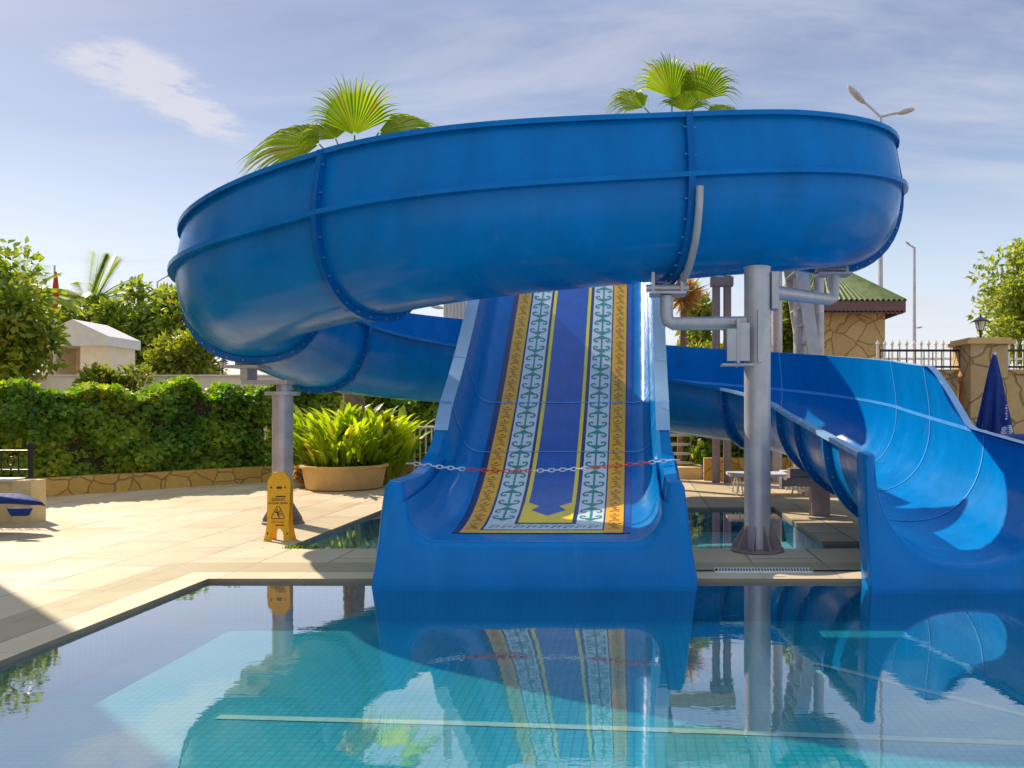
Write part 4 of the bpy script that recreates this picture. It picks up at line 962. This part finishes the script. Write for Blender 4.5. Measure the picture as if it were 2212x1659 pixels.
# drain channel and grate in the deck strip
gr = thing('drain_grate', 'white slotted drain grate in the deck strip between the two pools', 'drain grate', (.9, 6.42, 0))
MB().box((.66, 6.365, -.0), (1.42, 6.495, .006)).build('tray', DARKGAP, gr, smooth=0)
mb = MB()
for k in range(31): mb.add([(.67+k*.0242+o_, y, z) for z in (.0062, .0085) for o_, y in ((0, 6.38), (.010, 6.37), (.022, 6.49), (.012, 6.49))], [(0,3,2,1),(4,5,6,7),(0,1,5,4),(1,2,6,5),(2,3,7,6),(3,0,4,7)])
mb.box((.65, 6.355, .0), (1.43, 6.369, .010)); mb.box((.65, 6.491, .0), (1.43, 6.505, .010))
mb.build('slats', PLASTG, gr, smooth=0)
mb = MB()
for xa, xb in ((.46, .64), (1.44, 1.9)):
    mb.add([(xa, 6.40, .004), (xb, 6.405, .004), (xb, 6.45, .004), (xa, 6.44, .004)], [(0,1,2,3)])
o = mb.build('expansion_joint', DARKGAP, smooth=0, fix=False); o['kind'] = 'structure'
# pool light ring on the wall under water
q = MB(); c0 = Vector(((1490-CX)*6.126/F, Y1-.012, -.175))
q.tube([c0+Vector((.10*math.cos(a*.2618), 0, .055*math.sin(a*.2618))) for a in range(24)], .010, 8, close=True)
tag(q.build('pool_inlet_ring', POOLW), 'oval inlet ring on the pool wall under the water, right of the wide slide', 'pool inlet')

# ------------------------------------------------------------------ background left: kiosk, wall, flag, lanterns, lamps
ks = thing('white_kiosk', 'small white kiosk with gabled white roof above the hedge', 'kiosk', (-13.6, 20.5, 0))
d = 20.0; kc = at(160, 700, d); kc = Vector((kc.x, 20.6, 0)); rt = R(4)
def kb(x, y, z):
    v = Matrix.Rotation(rt, 3, 'Z')@Vector((x, y, 0)); return Vector((kc.x+v.x, kc.y+v.y, z))
def kbox(mb, x0, x1, y0, y1, z0, z1, mi=0):
    vs = [kb(*p) for p in ((x0,y0,z0),(x1,y0,z0),(x1,y1,z0),(x0,y1,z0),(x0,y0,z1),(x1,y0,z1),(x1,y1,z1),(x0,y1,z1))]; mb.add(vs, [(0,3,2,1),(4,5,6,7),(0,1,5,4),(1,2,6,5),(2,3,7,6),(3,0,4,7)], mi)
hw, hl, ez, rz_ = .86, .74, 2.90, 3.56
mb = MB(); P = [(-hw, ez), (-hw, ez+.24), (0, rz_), (hw, ez+.24), (hw, ez)]
mb.loft([[kb(x, -hl, z) for x, z in P], [kb(x, hl, z) for x, z in P]]); mb.build('roof', WHITE, ks, smooth=0)
mb = MB()
kbox(mb, .12, .78, -.62, -.50, 0, ez-.002); kbox(mb, .66, .78, -.499, .62, 0, ez-.002); kbox(mb, -.78, -.66, -.62, .62, 0, ez-.002); kbox(mb, -.659, .659, .5, .62, 0, ez-.002)
for z in (1.95, 2.35): kbox(mb, .11, .79, -.632, -.6205, z, z+.02); kbox(mb, .7805, .79, -.62, .62, z, z+.02)
mb.build('wall', KCREAM, ks, smooth=0)
wl = MB().box((-15.0, 18.2, 0), (-4.5, 18.35, 2.06)).box((-15.0, 18.16, 2.062), (-4.5, 18.39, 2.10)); tag(wl.build('boundary_wall', WHITE, smooth=0), 'long white boundary wall showing just above the ivy hedge', 'wall')
fg = thing('flag_pole', 'flagpole with a limp red flag in front of the trees at left', 'flag', at(118, 885, 19).xy.to_3d())
p0 = at(118, 885, 19); MB().tube([(p0.x, 19, 0), (p0.x, 19, CH+312*19/F)], [.035, .02], 8).build('pole', STEEL, fg)
mb = MB(); loops = []
for k in range(15):
    u = k/14; z = CH+(298-195*0-u*100)*19/F; w_ = .03+.05*math.sin(min(1, u*1.4)*math.pi*.75)
    loops.append([Vector((p0.x+.02+w_*math.cos(q)*(.8+.3*math.sin(q*3+u*4)), 19+w_*.5*math.sin(q), z+.0)) for q in [2*math.pi*j/14 for j in range(14)]])
mb.loft(loops); mb.build('flag', REDF, fg, smooth=70)
def lantern(label, base, s=1.0):
    t = thing('garden_lantern', label, 'lantern', base, 'black garden lanterns'); b = Vector(base)
    MB().lathe(b, [(.07*s, 0), (.07*s, .015*s), (.022*s, .03*s), (.018*s, .12*s), (.035*s, .135*s), (.05*s, .15*s)], 12).build('stem', BLACK, t)
    MB().lathe(b, [(.045*s, .151*s), (.085*s, .30*s)], 8).build('glass', GLASS, t)
    mb = MB().lathe(b, [(.12*s, .301*s), (.125*s, .312*s), (.06*s, .36*s), (.015*s, .38*s), (.02*s, .40*s), (.001, .43*s)], 12)
    for k in range(4):
        a = math.pi/4+k*math.pi/2; v = Vector((math.cos(a), math.sin(a), 0)); mb.tube([b+v*.05*s+Vector((0,0,.15*s)), b+v*.092*s+Vector((0,0,.30*s))], .006*s, 5)
    mb.build('cap', BLACK, t)
q = at(480, 812, 18.28); lantern('black garden lantern on the white boundary wall left of the flume', (q.x, 18.28, 2.10), 1.0)
def street_lamp(label, X, d, ytop, heads, r=.09):
    x = (X-CX)*d/F; zt = CH+(HY-ytop)*d/F; t = thing('street_lamp', label, 'street lamp', (x, d, 0), 'street lamps in the distance')
    MB().tube([(x, d, 0), (x, d, zt)], [r, r*.6], 10).build('pole', STEEL, t)
    for hx, hy, hl_ in heads:
        hp_ = at(hx, hy, d); q0 = Vector((x, d, zt-.05)); v = (hp_-q0); vn = v.normalized()
        MB().tube([q0, q0+v*.5+Vector((0,0,.02)), hp_], r*.45, 8).build('arm', STEEL, t)
        e1 = hp_+vn*hl_*Vector((1, 0, 0)).length
        L_ = []
        for k in range(7):
            u = k/6; c_ = hp_+vn*hl_*u; w_ = hl_*.24*math.sin(math.pi*(.12+.80*u))**.6
            L_.append([c_+Vector((0, math.cos(a)*w_, math.sin(a)*w_*.75)) for a in [2*math.pi*j/10 for j in range(10)]])
        MB().loft(L_).build('lamp_head', STEEL, t, smooth=60)
street_lamp('tall double-armed street lamp above the right end of the upper flume', 1902, 30, 250, [(1866, 220, .85), (1940, 244, .62)], .11)
street_lamp('single-armed street lamp right of the stone hut', 1975, 36, 534, [(1968, 531, .32)], .10)
street_lamp('small distant street lamp beside the single-armed one, low over the fence', 1973, 75, 708, [(1981, 708, .5)], .10)
street_lamp('distant street lamp whose head shows left of the flume, above the trees', 340, 60, 608, [(362, 596, .75)], .09)
street_lamp('distant street lamp whose head shows under the upper flume near the slatted screen', 985, 40, 668, [(955, 665, .6)], .10)

# ------------------------------------------------------------------ background right: hut, wall, pillar, fence, parasol
ht = thing('stone_hut', 'square stone-clad hut with green tiled roof behind the flume', 'hut', (5.0, 21.3, 0))
MB().box((3.7, 20.0, 0), (6.3, 22.6, 3.86)).build('wall', CLADB, ht, smooth=0)
mb = MB(); ap = Vector((5.0, 21.3, 5.35)); e0 = 3.98; ov = .42
cor = [Vector((3.7-ov, 20-ov, e0)), Vector((6.3+ov, 20-ov, e0)), Vector((6.3+ov, 22.6+ov, e0)), Vector((3.7-ov, 22.6+ov, e0))]
for k in range(4):
    a, b = cor[k], cor[(k+1) % 4]; rows = 9; cols = 26; vs = []
    for i in range(rows+1):
        for j in range(cols*2+1):
            u = j/(cols*2); v = i/rows; p = a.lerp(b, u).lerp(ap, v); p.z += .035*(1 if j % 2 else -1)*(1-v)+.02; vs.append(p)
    n = cols*2+1; mb.add(vs, [(i*n+j, i*n+j+1, (i+1)*n+j+1, (i+1)*n+j) for i in range(rows) for j in range(n-1)])
mb.build('tiled_roof', simple('green_roof_tiles', (0.14, 0.19, 0.05), 0.6, vary=.35, nscale=5), ht, smooth=0, fix=False)
mb = MB(); mb.box((3.7-ov+.03, 20-ov+.03, 3.70), (6.3+ov-.03, 20-ov+.07, e0)); mb.box((6.3+ov-.07, 20-ov+.071, 3.70), (6.3+ov-.03, 22.6+ov-.03, e0)); mb.box((3.7-ov+.03, 20-ov+.071, 3.70), (3.7-ov+.07, 22.6+ov-.03, e0))
for k in range(30): mb.tube([(3.4+k*.11, 20-ov+.03, 3.70), (3.4+k*.11, 20-ov+.06, 3.70)], .045, 8)
mb.box((3.7-ov+.08, 20-ov+.08, 3.863), (6.3+ov-.08, 22.6+ov-.08, 3.90))
mb.build('scalloped_fascia', simple('brown_fascia', (0.16, 0.08, 0.07), 0.6), ht, smooth=0)
d = 12.4; xw = lambda X, d=12.4: (X-CX)*d/F
gw = MB().box((xw(1800), d+.1, 0), (xw(2075), d+.4, 1.86)).box((xw(1800), d+.06, 1.862), (xw(2075), d+.44, 1.93)).box((xw(2182), d+.1, 0), (xw(2700), d+.4, 1.86)).box((xw(2182), d+.06, 1.862), (xw(2700), d+.44, 1.93))
tag(gw.build('garden_wall', CLADB, smooth=0), 'tan stone garden wall on both sides of the tall pillar, at right', 'wall')
pr_ = thing('stone_pillar', 'tall sand-coloured stone pillar with overhanging cap, behind the closed parasol', 'pillar', (xw(2128), d, 0))
MB().box((xw(2088), d-.15, 0), (xw(2168), d+.55, 2.31)).build('shaft', CLADB, pr_, smooth=0)
MB().box((xw(2078), d-.22, 2.312), (xw(2180), d+.62, 2.37)).box((xw(2084), d-.17, 2.371), (xw(2174), d+.57, 2.41)).build('cap', TERRA, pr_, smooth=0)
lantern('black lantern standing on the tall stone pillar at right', (xw(2130), d+.2, 2.41), .95)
def iron_fence(label, xa, xb, y, z0, z1, n):
    t = thing('iron_fence', label, 'fence', ((xa+xb)/2, y, z0), 'dark iron fence panels on the garden wall')
    MB().bar((xa, y, z1-.08), (xb, y, z1-.08), .03, .035).build('top_rail', BLACK, t); MB().bar((xa, y, z0+.05), (xb, y, z0+.05), .03, .03).build('bottom_rail', BLACK, t)
    mb = MB()
    for k in range(n+1): x = xa+(xb-xa)*k/n; mb.tube([(x, y, z0-.02), (x, y, z1-.08), ], .008, 6)
    mb.build('bars', BLACK, t)
    return t
iron_fence('dark iron fence panel on the wall left of the stone pillar', xw(1912), xw(2086), d+.25, 1.93, 2.32, 9)
iron_fence('dark iron fence panel on the wall right of the stone pillar', xw(2184), xw(2500), d+.25, 1.93, 2.32, 14)
wf = thing('white_picket_fence', 'white spear-topped fence beyond the wall, left of the stone pillar', 'fence', (7, 18, 0))
mb = MB(); y = 18.0
for k in range(26):
    x = 5.5+k*.165; mb.tube([(x, y, 0), (x, y, 2.74)], .024, 6); mb.tube([(x, y, 2.74), (x, y, 2.79), (x, y, 2.88)], [.02, .045, .003], 6)
mb.build('pickets', WHITE, wf); MB().bar((5.4, y, 2.45), (9.7, y, 2.45), .03, .05).bar((5.4, y, 2.1), (9.7, y, 2.1), .03, .05).bar((5.4, y, .5), (9.7, y, .5), .03, .05).build('rails', WHITE, wf)
# closed parasol
d = 10.6; ux = (2148-CX)*d/F; zt_ = CH+(HY-765)*d/F; zb_ = CH+(HY-948)*d/F
pa = thing('closed_parasol', 'closed dark blue parasol with white printed hem in front of the stone pillar', 'parasol', (ux, d, 0))
MB().tube([(ux, d, .06), (ux, d, zt_+.03)], .02, 10).build('pole', WHITEP, pa)
MB().lathe((ux, d, 0), [(.24, 0), (.24, .04), (.05, .07), (.03, .16)], 20).build('base', BLACK, pa)
loops = []; NF = 64
for k in range(25):
    u = k/24; z = zt_+(zb_-zt_)*u; r = .02+.20*u**.8; L_ = []
    for j in range(NF):
        a = 2*math.pi*j/NF; f = 1+.28*u*math.sin(a*7+1.5*u+noise.noise(Vector((math.cos(a), math.sin(a), u*2)))*1.5); L_.append(Vector((ux+r*f*math.cos(a), d+r*f*.8*math.sin(a), z-.05*u*math.sin(a*3.5)**2)))
    loops.append(L_)
mb = MB().loft(loops, 0, True, False)
o = mb.build('canopy', [BLUEC, WPRINT], pa, smooth=80, fix=False)
for pgn in o.data.polygons:
    c_ = pgn.center; 
    if c_.z < zb_+.20 and c_.x > ux-.02+.10*(c_.z-zb_)/.2 and c_.y < d and c_.x < ux+.17: pgn.material_index = 1
mb = MB()
for k in range(6): mb.box((ux+.045+.012*(k % 2), d-.235, zb_+.05+k*.028), (ux+.085, d-.230, zb_+.068+k*.028))
for k in range(6): mb.box((ux+.05+.012*(k % 2), d-.20, zb_+.26+k*.035), (ux+.08, d-.195, zb_+.278+k*.035), 1)
mb.build('print', [BLUEC, WPRINT], pa, smooth=0)
# blue fabric lounger at right edge
bl = thing('covered_lounger', 'sun lounger under a dark blue cover, right edge below the closed parasol', 'sun lounger', (5.0, 9.6, 0))
mb = MB(); loops = []
for k in range(15):
    u = k/14; x = 3.95+2.2*u; zt2 = .985+.02*noise.noise(Vector((x*3, 0, 0))); L_ = []
    for yy_, zz_ in ((9.2, .45), (9.22, .85), (9.30, zt2), (9.7, zt2+.02), (10.1, zt2), (10.16, .8), (10.18, .45)): L_.append(Vector((x+.03*noise.noise(Vector((yy_*3, zz_*4, x))), yy_+.03*noise.noise(Vector((x*5, zz_*3, 2))), zz_)))
    loops.append(L_)
mb.loft(loops); mb.build('cover', BLUEC, bl, smooth=60)
for x in (4.1, 6.0):
    for y in (9.3, 10.05): MB().box((x, y, 0), (x+.05, y+.05, .5)).build('leg', WHITEP, bl, smooth=0)
